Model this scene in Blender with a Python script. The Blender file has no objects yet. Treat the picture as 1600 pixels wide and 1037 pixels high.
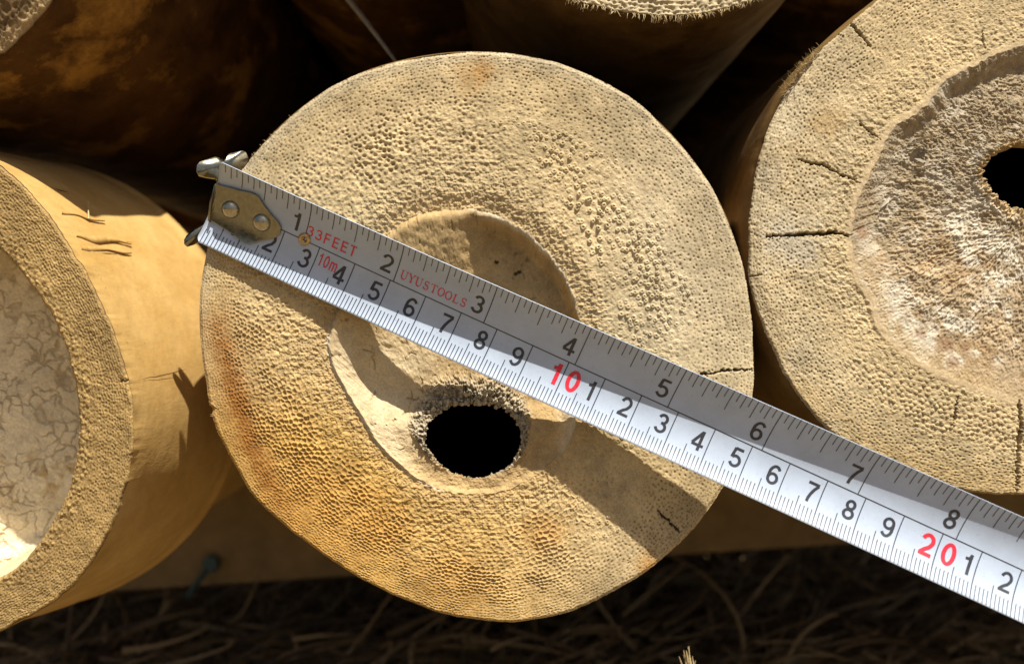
import bpy, bmesh, math, random
import numpy as np
from mathutils import Vector, Matrix
from mathutils.kdtree import KDTree

random.seed(7)
rng = np.random.default_rng(7)
CM = 0.01                       # everything below is laid out in centimetres
F, D0 = 1386.0, 22.65           # focal length in photo pixels, lens to cut faces in cm
scene = bpy.context.scene
COL = scene.collection


# ------------------------------------------------------------------ helpers
def P(px, py, y=0.0):
    """a point seen at photo pixel (px, py) and standing at depth y (cm)"""
    k = (D0 + y) / F
    return np.array([(px - 800.0) * k, y, (518.5 - py) * k])


def P2(pts, y=0.0):
    return np.array([[P(a, b, y)[0], P(a, b, y)[2]] for a, b in pts])


def sstep(a, b, x):
    t = np.clip((np.asarray(x, float) - a) / (b - a), 0, 1)
    return t * t * (3 - 2 * t)


def mix(a, b, t):
    return a + (b - a) * t


def _hash(ix, iz, seed):
    h = (ix.astype(np.int64) * 374761393 + iz.astype(np.int64) * 668265263 + seed * 1274126177) & 0x7fffffff
    h = ((h ^ (h >> 13)) * 1103515245) & 0x7fffffff
    h = ((h ^ (h >> 15)) * 12820163) & 0x7fffffff
    return ((h ^ (h >> 16)) & 0xffff) / 65535.0


def vnoise(x, z, seed=0):
    x = np.asarray(x, float); z = np.asarray(z, float)
    ix, iz = np.floor(x), np.floor(z)
    fx, fz = x - ix, z - iz
    fx = fx * fx * fx * (fx * (fx * 6 - 15) + 10); fz = fz * fz * fz * (fz * (fz * 6 - 15) + 10)
    a, b = _hash(ix, iz, seed), _hash(ix + 1, iz, seed)
    c, d = _hash(ix, iz + 1, seed), _hash(ix + 1, iz + 1, seed)
    return (a + (b - a) * fx) * (1 - fz) + (c + (d - c) * fx) * fz


def fbm(x, z, seed=0, oct=4, gain=0.5):
    v, a, t = 0, 1, 0
    for i in range(oct):
        c, s = math.cos(0.6 * i + .3), math.sin(0.6 * i + .3)
        xr, zr = c * x - s * z, s * x + c * z
        v = v + a * vnoise(xr * 2.03 ** i, zr * 2.03 ** i, seed + 17 * i); t += a; a *= gain
    return v / t


def ridged(x, z, seed=0, oct=3):
    v, a, t = 0, 1, 0
    for i in range(oct):
        v = v + a * (1 - np.abs(2 * vnoise(x * 2.1 ** i, z * 2.1 ** i, seed + 31 * i) - 1)); t += a; a *= .5
    return v / t


def seg_dist(x, z, pts):
    """distance to a polyline and the 0..1 position along it"""
    best = np.full(np.shape(x), 1e9); along = np.zeros(np.shape(x))
    n = len(pts) - 1
    for i in range(n):
        a, b = pts[i], pts[i + 1]
        d = b - a
        t = np.clip(((x - a[0]) * d[0] + (z - a[1]) * d[1]) / (d @ d), 0, 1)
        r = np.hypot(x - a[0] - t * d[0], z - a[1] - t * d[1])
        m = r < best
        best = np.where(m, r, best); along = np.where(m, (i + t) / n, along)
    return best, along


def closed_curve(pts, c, n, smooth=1):
    """closed outline through pts sampled at n even angles about c -> radius per angle"""
    pts = np.asarray(pts, float)
    th = np.arctan2(pts[:, 1] - c[1], pts[:, 0] - c[0]); r = np.hypot(pts[:, 0] - c[0], pts[:, 1] - c[1])
    o = np.argsort(th); th, r = th[o], r[o]
    A = np.linspace(-math.pi, math.pi, n, endpoint=False)
    th3 = np.concatenate([th - 2 * math.pi, th, th + 2 * math.pi]); r3 = np.tile(r, 3)
    # Catmull-Rom (Hermite) in angle
    m = np.gradient(r3, th3)
    i = np.clip(np.searchsorted(th3, A, 'right') - 1, 0, len(th3) - 2)
    h = th3[i + 1] - th3[i]; t = (A - th3[i]) / h
    R = ((2 * t**3 - 3 * t**2 + 1) * r3[i] + (t**3 - 2 * t**2 + t) * h * m[i]
         + (-2 * t**3 + 3 * t**2) * r3[i + 1] + (t**3 - t**2) * h * m[i + 1])
    k = max(3, int(n * 0.012 * smooth)) | 1
    w = np.hanning(k + 2)[1:-1]; w /= w.sum()
    R = np.convolve(np.concatenate([R[-k:], R, R[:k]]), w, 'same')[k:-k]
    return A, R


def make_mesh(name, co, faces, mat, parent=None, attrs=None, smooth=True):
    """co in cm -> a linked mesh object; attrs {name: (n,3) colour or (n,) float}"""
    co = np.asarray(co, float) * CM
    me = bpy.data.meshes.new(name)
    if isinstance(faces, np.ndarray):
        nf, k = faces.shape
        me.vertices.add(len(co)); me.vertices.foreach_set('co', co.astype(np.float32).ravel())
        me.loops.add(nf * k); me.loops.foreach_set('vertex_index', faces.astype(np.int32).ravel())
        me.polygons.add(nf)
        me.polygons.foreach_set('loop_start', np.arange(0, nf * k, k, dtype=np.int32))
        me.update(calc_edges=True); me.validate()
    else:
        me.from_pydata([tuple(v) for v in co], [], [tuple(int(i) for i in f) for f in faces]); me.update()
    if smooth:
        me.polygons.foreach_set('use_smooth', np.ones(len(me.polygons), dtype=bool))
    for an, av in (attrs or {}).items():
        av = np.asarray(av, np.float32)
        if av.ndim == 2:
            a = me.attributes.new(an, 'FLOAT_COLOR', 'POINT')
            a.data.foreach_set('color', np.c_[av, np.ones(len(av), np.float32)].astype(np.float32).ravel())
        else:
            a = me.attributes.new(an, 'FLOAT', 'POINT'); a.data.foreach_set('value', av.ravel())
    if mat: me.materials.append(mat)
    o = bpy.data.objects.new(name, me); COL.objects.link(o)
    if parent:
        o.parent = parent
        o.matrix_parent_inverse = Matrix.Translation(-parent.location)
    return o


def grid_faces(nr, nc, wrap=True, flip=False):
    i = np.arange(nr - 1)[:, None]; j = np.arange(nc if wrap else nc - 1)[None, :]
    j2 = (j + 1) % nc
    q = np.stack([i * nc + j, i * nc + j2, (i + 1) * nc + j2, (i + 1) * nc + j], -1).reshape(-1, 4)
    return q[:, ::-1].copy() if flip else q


def thing(name, label, cat, loc=(0, 0, 0), group=None):
    o = bpy.data.objects.new(name, None); COL.objects.link(o)
    o.location = Vector(loc) * CM; o.empty_display_size = .02
    return tag(o, label, cat, group)


def tag(o, label=None, cat=None, group=None, kind=None):
    if label: o['label'] = label
    if cat: o['category'] = cat
    if group: o['group'] = group
    if kind: o['kind'] = kind
    return o


# ------------------------------------------------------------------ materials
class NT:
    def __init__(s, name):
        s.m = bpy.data.materials.new(name); s.m.use_nodes = True
        s.t = s.m.node_tree; s.b = s.t.nodes['Principled BSDF']
    def n(s, typ, **kw):
        x = s.t.nodes.new(typ)
        for k, v in kw.items():
            if hasattr(x, k): setattr(x, k, v)
            else: x.inputs[k.replace('_', ' ')].default_value = v
        return x
    def l(s, a, b): s.t.links.new(a, b)
    def set(s, **kw):
        for k, v in kw.items(): s.b.inputs[k.replace('_', ' ')].default_value = v
    def ramp(s, fac, stops, interp='LINEAR'):
        r = s.n('ShaderNodeValToRGB'); r.color_ramp.interpolation = interp
        e = r.color_ramp.elements
        while len(e) < len(stops): e.new(.5)
        for x, (p, c) in zip(e, stops):
            x.position = p; x.color = (c, c, c, 1) if isinstance(c, (int, float)) else (*c, 1)
        s.l(fac, r.inputs[0]); return r.outputs[0]
    def mul(s, a, b, fac=1.0, mode='MULTIPLY'):
        x = s.n('ShaderNodeMix', data_type='RGBA', blend_type=mode)
        x.inputs[0].default_value = fac if isinstance(fac, (int, float)) else 0
        if not isinstance(fac, (int, float)): s.l(fac, x.inputs[0])
        for v, i in ((a, 6), (b, 7)):
            if isinstance(v, tuple): x.inputs[i].default_value = (*v, 1)
            else: s.l(v, x.inputs[i])
        return x.outputs[2]
    def bump(s, h, strength=.5, dist=.0005, normal=None):
        b = s.n('ShaderNodeBump'); b.inputs['Strength'].default_value = strength; b.inputs['Distance'].default_value = dist
        s.l(h, b.inputs['Height'])
        if normal is not None: s.l(normal, b.inputs['Normal'])
        return b.outputs[0]
    def coords(s, scale=(1, 1, 1)):
        c = s.n('ShaderNodeTexCoord'); m = s.n('ShaderNodeMapping'); m.inputs['Scale'].default_value = scale
        s.l(c.outputs['Object'], m.inputs[0]); return m.outputs[0]
    def noise(s, vec, scale, detail=4, rough=.55, dist=0):
        x = s.n('ShaderNodeTexNoise'); x.inputs['Scale'].default_value = scale; x.inputs['Detail'].default_value = detail
        x.inputs['Roughness'].default_value = rough; x.inputs['Distortion'].default_value = dist
        s.l(vec, x.inputs['Vector']); return x.outputs[0]


def tinted_wood(name, fine=2600, bump=.35, rough=.82):
    t = NT(name); v = t.coords()
    a = t.n('ShaderNodeAttribute', attribute_name='tint')
    n1 = t.ramp(t.noise(v, fine, 3, .6), [(.3, .78), (.7, 1.12)])
    n2 = t.ramp(t.noise(v, 260, 4, .6), [(.3, .86), (.7, 1.08)])
    c = t.mul(t.mul(a.outputs['Color'], n1), n2)
    t.l(c, t.b.inputs['Base Color'])
    t.l(t.bump(t.noise(v, fine * .8, 3, .65), bump, .00025), t.b.inputs['Normal'])
    t.set(Roughness=rough, Specular_IOR_Level=.25)
    return t.m


def skin_mat(name, base, dark, spots=None, rough=.45, grime=.5, seed=0.0, spec=.35):
    """outer skin of a pole: long grain along Y, blotches, scratches"""
    t = NT(name)
    v = t.coords(); vl = t.coords((1, .07, 1)); vm = t.coords((1, .75, 1))
    g = t.ramp(t.noise(t.coords((1, .16, 1)), 1100, 4, .6), [(.32, .8), (.68, 1.08)])
    blot = t.noise(vm, 55 + seed, 6, .62, .2)
    c = t.mul(base, dark, t.ramp(blot, [(.42, 0.0), (.66, 1.0)]), 'MIX')
    if spots:
        sp = t.noise(vm, 30 + seed * 3, 7, .68, .15)
        c = t.mul(c, spots, t.ramp(sp, [(.50, 0.0), (.64, 1.0)]), 'MIX')
    c = t.mul(c, g, grime)
    scr = t.ramp(t.noise(t.coords((1, .12, 1)), 420, 2, .5, 2.0), [(.60, 1.0), (.66, .62), (.70, 1.0)])
    c = t.mul(c, scr, .16)
    spk = t.ramp(t.noise(v, 1500, 2, .5), [(.64, 1.0), (.72, .6)])
    c = t.mul(c, spk, .6)
    mot = t.ramp(t.noise(v, 230, 6, .7), [(.38, .82), (.62, 1.06)])
    c = t.mul(c, mot, .45)
    t.l(c, t.b.inputs['Base Color'])
    nb = t.bump(t.noise(v, 500, 4, .6), .22, .0004)
    nb = t.bump(t.noise(t.coords((1, .2, 1)), 1500, 3, .6), .2, .00025, nb)
    nb = t.bump(t.noise(v, 70, 3, .5), .25, .002, nb)
    t.l(nb, t.b.inputs['Normal'])
    r = t.ramp(t.noise(vm, 90, 4, .6), [(.3, rough - .1), (.7, rough + .15)])
    t.l(r, t.b.inputs['Roughness'])
    t.set(Specular_IOR_Level=spec)
    return t.m


M_FACE = tinted_wood('cut_bamboo')
M_DIA = tinted_wood('bamboo_membrane', 1900, .45, .88)
M_SKIN_TAN = skin_mat('bamboo_skin_tan', (.24, .145, .05), (.13, .072, .025))
M_SKIN_GOLD = skin_mat('bamboo_skin_golden', (.60, .395, .145), (.52, .32, .10), grime=.22, rough=.48, seed=12)
M_SKIN_DARK = skin_mat('bamboo_skin_mouldy', (.12, .060, .020), (.05, .023, .008), (.40, .22, .055), rough=.6, seed=2, spec=.1)
M_SKIN_BROWN = skin_mat('bamboo_skin_brown', (.15, .092, .035), (.065, .037, .013), seed=9, spec=.15)


def simple(name, col, rough=.8, metallic=0., nscale=400, var=.25, bump=.2, spec=.3):
    t = NT(name); v = t.coords()
    n = t.ramp(t.noise(v, nscale, 5, .6), [(.3, 1 - var), (.7, 1 + var * .6)])
    t.l(t.mul(col, n), t.b.inputs['Base Color'])
    t.l(t.bump(t.noise(v, nscale * 2.2, 4, .6), bump, .0004), t.b.inputs['Normal'])
    t.set(Roughness=rough, Metallic=metallic, Specular_IOR_Level=spec)
    return t.m


M_VOID = simple('hollow_shade_wall', (.035, .026, .016), .95)  # near-black colour stands in for the darkness inside the hollow poles
M_FIBRE = simple('loose_fibres', (.58, .45, .24), .8)
M_BEAM = simple('weathered_timber', (.27, .18, .075), .8, nscale=90)
M_SOIL = simple('dry_ground', (.20, .145, .075), .95, nscale=60, bump=.8)


def straw_mat():
    t = NT('dry_straw'); a = t.n('ShaderNodeAttribute', attribute_name='tint')
    t.l(a.outputs['Color'], t.b.inputs['Base Color']); t.set(Roughness=.75, Specular_IOR_Level=.25)
    return t.m


M_STRAW = straw_mat()


def metal(name, col, rough, nscale=900):
    t = NT(name); v = t.coords()
    t.l(t.mul(col, t.ramp(t.noise(v, nscale, 5, .65), [(.3, .72), (.65, 1.05)])), t.b.inputs['Base Color'])
    t.l(t.ramp(t.noise(v, nscale * .7, 5, .7), [(.3, rough * .7), (.7, rough * 1.7)]), t.b.inputs['Roughness'])
    t.l(t.bump(t.noise(v, nscale * 1.5, 3, .5), .06, .0002), t.b.inputs['Normal'])
    t.set(Metallic=1.0)
    return t.m


M_HOOK = metal('plated_steel', (.30, .285, .215), .17)
M_RIVET = metal('rivet_steel', (.50, .455, .34), .26)
M_BRASS = metal('brass', (.62, .44, .2), .26)
M_BOLT = simple('corroded_bolt', (.07, .11, .105), .6, .4, 500)


def blade_mat():
    t = NT('blade_paint'); v = t.coords()
    n = t.ramp(t.noise(v, 110, 6, .68), [(.3, .88), (.62, 1.02)])
    sc = t.ramp(t.noise(t.coords((1, 1, 1)), 2400, 2, .5), [(.66, 1.0), (.74, .72)])
    t.l(t.mul(t.mul((.435, .515, .65), n), sc), t.b.inputs['Base Color'])
    t.l(t.ramp(t.noise(v, 420, 4, .6), [(.3, .30), (.7, .42)]), t.b.inputs['Roughness'])
    t.set(Specular_IOR_Level=.5)
    return t.m


M_BLADE = blade_mat()


def ink(name, col):
    t = NT(name); v = t.coords()
    t.l(t.mul(col, t.ramp(t.noise(v, 2200, 3, .6), [(.35, .85), (.65, 1.25)])), t.b.inputs['Base Color'])
    t.set(Roughness=.4, Specular_IOR_Level=.6); return t.m


M_BLACK = ink('black_ink', (.03, .032, .042))
M_RED = ink('red_ink', (.62, .022, .045))


# ------------------------------------------------------------------ bamboo cut faces
def bundles(cx, cz, A, RA, RB, s_out, s_in, seed):
    """fibre bundle centres over the ring between outline RA (outer) and RB (inner)"""
    r = np.random.default_rng(seed); pts, sp = [], []
    t = 0.0; k = 0
    thick = float(np.mean(RA - RB)); n = len(A)
    while t < 1.0:
        s = mix(s_out, s_in, t ** .8)
        circ = 2 * math.pi * np.mean(mix(RA, RB, t))
        m = max(8, int(circ / s)); th = (np.arange(m) + .5 * (k % 2)) * 2 * math.pi / m - math.pi
        th = th + r.normal(0, .17, m) * 2 * math.pi / m
        tt = np.clip(t + r.normal(0, .17, m) * s / thick, 0, 1)
        idx = (((th + math.pi) / (2 * math.pi) * n).astype(int)) % n
        R = RA[idx] * (1 - tt) + RB[idx] * tt
        pts.append(np.c_[cx + R * np.cos(th), cz + R * np.sin(th)]); sp.append(np.full(m, s))
        t += s * .9 / thick; k += 1
    return np.concatenate(pts), np.concatenate(sp)


def nearest2(pts, X, Z):
    kd = KDTree(len(pts))
    for i, p in enumerate(pts): kd.insert((p[0], p[1], 0), i)
    kd.balance()
    x, z = X.ravel().tolist(), Z.ravel().tolist(); m = len(x)
    d1 = np.empty(m); d2 = np.empty(m); ix = np.empty(m, int); f = kd.find_n
    for i in range(m):
        a, b = f((x[i], z[i], 0), 2); d1[i] = a[2]; d2[i] = b[2]; ix[i] = a[1]
    return d1.reshape(X.shape), d2.reshape(X.shape), ix.reshape(X.shape)


def nearest(pts, X, Z):
    kd = KDTree(len(pts))
    for i, p in enumerate(pts): kd.insert((p[0], p[1], 0), i)
    kd.balance()
    x, z = X.ravel(), Z.ravel()
    d = np.empty(x.size); ix = np.empty(x.size, int); f = kd.find
    for i in range(x.size):
        _, j, dd = f((x[i], z[i], 0)); d[i] = dd; ix[i] = j
    return d.reshape(X.shape), ix.reshape(X.shape)


def ring_grid(c, A, RA, RB, nr, cB=None, power=1.0):
    cB = c if cB is None else cB
    t = (np.linspace(0, 1, nr) ** power)[:, None]
    ax, az = c[0] + RA * np.cos(A), c[1] + RA * np.sin(A)
    bx, bz = cB[0] + RB * np.cos(A), cB[1] + RB * np.sin(A)
    return ax * (1 - t) + bx * t, az * (1 - t) + bz * t, np.broadcast_to(t, (nr, len(A)))


def ring_xy(c, A, RA, cB, RB, t):
    return (c[0] + RA * np.cos(A)) * (1 - t) + (cB[0] + RB * np.cos(A)) * t


def skin_tube(name, c, A, RA, prof, mat, parent, length=100., step0=.06, y0=0, plane=(0, 0), drift=(0, 0), bumpamp=.03, seed=3, n=420):
    """outer side of a pole from its rim back to a closed far end; prof(y) scales the radius"""
    idx = np.linspace(0, len(A), n, endpoint=False).astype(int); a = A[idx]; R = RA[idx]
    kw = np.hanning(int(len(A) * .09) | 1); kw /= kw.sum(); m_ = len(kw)
    Rs = np.convolve(np.concatenate([RA[-m_:], RA, RA[:m_]]), kw, 'same')[m_:-m_][idx]
    ys = np.concatenate([[0, step0, .2, .4, .7], np.linspace(1, 14, 66), np.linspace(15, length, 22)])
    # the far outline relaxes to a circle
    Rm = R.mean(); rows = []
    for y in ys:
        rel = mix(mix(R, Rs, sstep(.05, .7, y)), Rm, sstep(1, 9, y)) * prof(y)
        rel = rel + bumpamp * (fbm(a * 1.7 + 50, np.full(n, y * .5), seed, 2) - .5) * sstep(0, .8, y)
        x = c[0] + rel * np.cos(a) + drift[0] * y; z = c[1] + rel * np.sin(a) + drift[1] * y
        yy = y0 + y + (plane[0] * (x - c[0]) + plane[1] * (z - c[1])) * (1 - sstep(0, 6, y)) + .02
        rows.append(np.c_[x, yy, z])
    co = np.concatenate(rows + [[[c[0] + drift[0] * length, y0 + length, c[1] + drift[1] * length]]])
    f = grid_faces(len(ys), n, True, True)
    last = (len(ys) - 1) * n; cap = len(co) - 1
    faces = [tuple(q) for q in f] + [(last + (j + 1) % n, last + j, cap) for j in range(n)]
    return make_mesh(name, co, faces, mat, parent)


BASE = np.array([.515, .405, .228])


def face_colour(X, Z, t, h, pit, seed, golden=0.0, grey=0.0):
    n = fbm(X * .7, Z * .7, seed, 4); n2 = fbm(X * 2.6, Z * 2.6, seed + 5, 4)
    col = BASE[None, None, :] * np.ones(X.shape + (3,))
    col = mix(col, np.array([.50, .325, .105]), np.clip(golden, 0, 1)[..., None] if np.ndim(golden) else golden)
    col = mix(col, np.array([.50, .44, .315]), np.clip(grey, 0, 1)[..., None] if np.ndim(grey) else grey)
    n3_ = fbm(X * 7, Z * 7, seed + 9, 3)
    col = col * (0.74 + .5 * n)[..., None] * (.86 + .28 * n2)[..., None] * (.88 + .24 * n3_)[..., None]
    col = mix(col, col * np.array([.52, .44, .34]), np.clip(pit, 0, 1)[..., None])
    return col


def tint_blob(col, X, Z, px, py, rad, c, amt, seed, y=0):
    p = P(px, py, y); r = rad / 61.2
    d = np.hypot(X - p[0], Z - p[2]) / r
    w = amt * sstep(1.1, .25, d + .9 * (fbm(X * 3, Z * 3, seed) - .5))
    return mix(col, np.array(c), w[..., None])


def add_cracks(h, pit, X, Z, cracks):
    for pts, wid, dep in cracks:
        q = P2(pts)
        jx = .05 * (fbm(X * 7, Z * 7, 91) - .5) + .035 * (vnoise(X * 22, Z * 22, 92) - .5)
        jz = .05 * (fbm(X * 7, Z * 7, 95) - .5) + .035 * (vnoise(X * 22, Z * 22, 96) - .5)
        d, al = seg_dist(X + jx * 1.6, Z + jz * 1.6, q)
        w = wid * (.25 + .9 * np.sin(math.pi * np.clip(al * .8 + .15, 0, 1)))
        k = sstep(w * 1.15, w * .45, d)
        h = h - dep * k; pit = np.maximum(pit, k * 1.0)
    return h, pit


# ================================================================== middle pole
def middle_pole():
    t0 = thing('bamboo_pole', 'thick bamboo pole end in the middle, under the tape blade, with an off-centre oval hole', 'bamboo pole',
               (P(745, 525)[0], 0, P(745, 525)[2]), 'bamboo poles in the stack')
    outl = [(735, 80), (800, 84), (870, 97), (940, 126), (1000, 163), (1045, 207), (1083, 250), (1112, 293), (1135, 340), (1158, 400), (1170, 460),
            (1178, 530), (1176, 620), (1160, 690), (1130, 762), (1090, 820), (1040, 868), (990, 906), (950, 928), (905, 950),
            (860, 964), (780, 971), (700, 960), (640, 940), (580, 912), (530, 884), (480, 848), (438, 815), (400, 780), (375, 742), (352, 700), (330, 652), (320, 590),
            (313, 530), (312, 460), (318, 415), (335, 350), (362, 290), (395, 240), (430, 205), (470, 168), (515, 137), (560, 115), (620, 96), (680, 84)]
    rec = [(600, 372), (628, 348), (660, 333), (700, 327), (735, 327), (770, 334), (805, 350), (845, 380), (872, 412), (893, 450), (906, 495), (908, 540),
           (906, 600), (902, 645), (890, 690), (868, 718), (838, 742), (800, 762), (745, 772), (690, 764), (655, 750), (632, 732), (600, 703), (570, 662),
           (545, 618), (522, 575), (513, 545), (520, 500), (545, 440), (570, 400)]
    hole = [(664, 690), (668, 665), (684, 646), (712, 635), (742, 632), (774, 635), (798, 647), (812, 668), (814, 694), (804, 718), (780, 738), (748, 748), (716, 744), (690, 730), (672, 710)]
    n = 1800
    c = P2([(740, 535)])[0]; cB = P2([(741, 690)])[0]
    A, RA = closed_curve(P2(outl), c, n); _, RR = closed_curve(P2(rec), c, n); _, RH = closed_curve(P2(hole), cB, n)
    RA = RA + .012 * (vnoise(A * 70, A * 0, 4) - .5) + .03 * (vnoise(A * 14, A * 0, 5) - .5)
    RR = RR + .05 * (vnoise(A * 16, A * 0, 6) - .5) + .03 * (vnoise(A * 45, A * 0, 7) - .5)
    RH = RH + .05 * (vnoise(A * 18, A * 0, 8) - .5) + .05 * (vnoise(A * 55, A * 0, 9) - .5)
    # notch on the left rim
    RA = RA - .09 * np.exp(-((A - (math.pi + math.atan2(P(0, 640)[2] - c[1], P(330, 640)[0] - c[0]) - math.pi)) / .012) ** 2)
    # ---- annulus
    nr = 260
    X, Z, t = ring_grid(c, A, RA, RR, nr)
    pts, sp = bundles(c[0], c[1], A, RA, RR, .074, .190, 1)
    wx, wz = .07 * (fbm(X * 2.6, Z * 2.6, 11) - .5) + .03 * (vnoise(X * 9, Z * 9, 13) - .5), .07 * (fbm(X * 2.6, Z * 2.6, 12) - .5) + .03 * (vnoise(X * 9, Z * 9, 14) - .5)
    d, d2, ix = nearest2(pts, X + wx, Z + wz)
    wall = sstep(.34, .06, (d2 - d) / sp[ix])
    q = d / sp[ix]; rnd = rng.random(len(pts))[ix]
    right = sstep(-1.2, 1.4, X + .5 * (fbm(X, Z, 20) - .5) * 4)
    low = sstep(-.5, -3.5, Z)
    fuzz = sstep(.60 + .12 * right, .84 + .06 * right, t + .34 * (fbm(X * 1.1, Z * 1.1, 21) - .5))
    fuzz = np.maximum(fuzz, .75 * (1 - right) * sstep(.56, .66, fbm(X * .9, Z * .9, 19)) * sstep(.15, .4, t))
    dots = sstep(.40, .20, t + .34 * (fbm(X * .8, Z * .8, 22) - .5))
    wb = np.clip(right + .35 * low, 0, 1) * (1 - dots) * (1 - fuzz)
    h_dots = -sstep(.33, .14, q) * .016 * (.3 + 1.3 * rnd)
    keep = sstep(.22, .40, rnd + .5 * (.5 - sstep(.55, .95, t)))
    h_cell = (sstep(.10, .50, q) - 1) * .040 * (.35 + 1.1 * rnd)
    h_bump = (sstep(.46, .30, q) - .75 * sstep(.20, .05, q)) * mix(.030, .048, sstep(.25, .6, t)) * keep * (.15 + 1.2 * rng.random(len(pts))[ix]) * (.5 + .8 * fbm(X * 1.6, Z * 1.6, 18))
    patch = .40 + .85 * sstep(.3, .7, fbm(X * .9, Z * .9, 17))
    lumps = (ridged(X * 3.6, Z * 5.2, 24) - .5) * .034 * sstep(.2, .45, t) * (1 - .9 * wb) * (1 - .5 * right)
    grain = (fbm(X * 14, Z * 14, 25, 3) - .5) * .042 * (.3 + .7 * sstep(.2, .5, t)) * (1 - .3 * wb)
    fz = (ridged(X * 8, Z * 8, 26, 4) - .55) * .075 + (fbm(X * 22, Z * 22, 27, 3) - .5) * .045
    net = np.clip(sstep(-1.2, -2.8, X + .25 * Z + 2.2 * (fbm(X * .8, Z * .8, 16) - .5)) * sstep(3.6, 1.6, Z) + sstep(-2.6, -3.8, Z + 1.2 * (fbm(X * .8, Z * .8, 14) - .5)) * sstep(3.2, .6, X), 0, 1)
    h_net = (wall * (.25 + 1.2 * vnoise(X * 4, Z * 4, 13)) - .35) * mix(.017, .036, sstep(.08, .4, t)) - .006 * sstep(.3, .1, q)
    h = mix(mix(h_cell, h_bump, wb), h_dots, dots) * mix(patch, 1, dots)
    h = mix(h, h_net * (.6 + .4 * patch), net * (1 - .5 * fuzz))
    h = mix(h, fz, fuzz * .85) + lumps * (1 - dots) + grain
    h = h + .11 * (fbm(X * .8, Z * .8, 28) - .5) + .012 * (vnoise(X * 1.2 + Z * 3.0, Z * .25 - X * 9, 15) - .5)
    drop = np.clip(sstep(-2.4, -.4, Z + .35 * X) + .4 * sstep(-1, -3, X), 0, 1)
    h = h - .10 * sstep(.86, 1.0, t) * drop         # dips towards the membrane
    h = h - .05 * sstep(.025, 0, t)                # worn outer edge
    pit = (sstep(.36, .12, q) * dots * (.55 + .6 * rnd) * (1 - .8 * net) + sstep(.34, .10, q) * (1 - wb) * (1 - dots) * .6 * (1 - net) + sstep(.17, .04, q) * wb * .75 * keep) * (1 - fuzz * .8)
    cracks = [([(1060, 588), (1105, 584), (1140, 578), (1176, 577)], .026, .2), ([(1028, 797), (1046, 815), (1063, 834)], .026, .2)]
    h, pit = add_cracks(h, pit, X, Z, cracks)
    golden = np.clip(low * .8 * sstep(3.0, -1.5, X) + .35 * sstep(-1.5, -5, X) * sstep(2.5, -1, Z), 0, 1)
    grey = .8 * sstep(1, 4.5, X) * sstep(-2.5, 2, Z + X * .2) * (.4 + .6 * fbm(X * .9, Z * .9, 29))
    grey = np.maximum(grey, .55 * sstep(.12, 0.02, t) * sstep(-2, 2, Z))
    col = face_colour(X, Z, t, h, pit, 30, golden, grey)
    col = mix(col, mix(col * np.array([.86, .76, .56]), col * np.array([1.14, 1.16, 1.2]), wall[..., None]), (net * (1 - fuzz) * .85)[..., None])
    # amber stain running down the left side
    path = P2([(338, 505), (352, 560), (372, 625), (388, 690), (412, 735), (440, 790)])
    ds, al = seg_dist(X + .25 * (fbm(X * 2.5, Z * 2.5, 33) - .5), Z, path)
    st = np.exp(-(ds / .24) ** 2) * (.35 + .65 * np.sin(math.pi * np.clip(al, .06, .96))) * (.55 + .6 * fbm(X * 4, Z * 4, 34))
    st = st + .38 * np.exp(-(ds / .62) ** 2)
    st = st * (.65 + .5 * sstep(.5, .2, q))
    col = mix(col, np.array([.27, .11, .018]), np.clip(st, 0, .92)[..., None])
    for (a, b, r_, k_) in [(1015, 885, 32, .6), (755, 108, 26, .35), (848, 830, 40, .4), (600, 800, 60, .3), (480, 780, 90, .35), (540, 850, 110, .3),
                           (740, 120, 40, .3), (700, 900, 90, .25)]:
        col = tint_blob(col, X, Z, a, b, r_, (.42, .20, .035), k_, int(a))
    col = mix(col, np.array([.47, .33, .16]), (.45 * sstep(.8, .97, t))[..., None])
    col = mix(col, np.array([.68, .60, .44]), (.8 * sstep(.975, .995, t) * sstep(-1.2, -2.2, X) * sstep(.5, -.4, Z))[..., None])
    make_mesh('cut_end', np.stack([X, -h, Z], -1).reshape(-1, 3), grid_faces(nr, n, True, False), M_FACE, t0, {'tint': col.reshape(-1, 3)})
    rim_y = -h[-1]
    # ---- membrane with the hole
    nm = 150
    X, Z, t = ring_grid(c, A, RR, RH, nm, cB, .8)
    left = sstep(-.8, -2.4, X - .3 * Z); up = sstep(-.9, .3, Z + .35 * X)
    dep = mix(.55 * sstep(0, .34, t), .92 * sstep(0, .10, t) - .22 * sstep(.45, .95, t), up)
    dep = mix(dep, .60 * sstep(0, .55, t) + .10 * sstep(.5, .9, t), left)
    below = sstep(-1.9, -3.1, Z - .25 * np.abs(X + .9))
    dep = dep * (1 - .80 * below)
    rough_ = (fbm(X * 5, Z * 5, 40, 4) - .5) * .07 + (fbm(X * 19, Z * 19, 41, 3) - .5) * .022
    crk = ridged(X * 1.6 + .5 * fbm(X * 3, Z * 3, 42), Z * 1.6 + .5 * fbm(X * 3, Z * 3, 43), 44, 2)
    crk = sstep(.925, .985, crk)
    collar = sstep(.80, .92, t + .05 * (fbm(X * 4, Z * 4, 45) - .5)) * sstep(-3.5, -2.6, Z + .25 * np.abs(X + 1))
    clump = ridged(X * 9, Z * 9, 46, 3)
    h = -dep + rough_ * sstep(0, .08, t) - .04 * crk + collar * (.08 + (clump - .5) * .22)
    h = h + collar * .10 * (vnoise(X * 30, Z * 30, 47) - .5)
    h = h + .06 * sstep(.0, .03, t) * sstep(.10, .04, t) * left
    y = -h
    y = y * sstep(0, .02, t) + rim_y[None, :] * (1 - sstep(0, .02, t))
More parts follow.
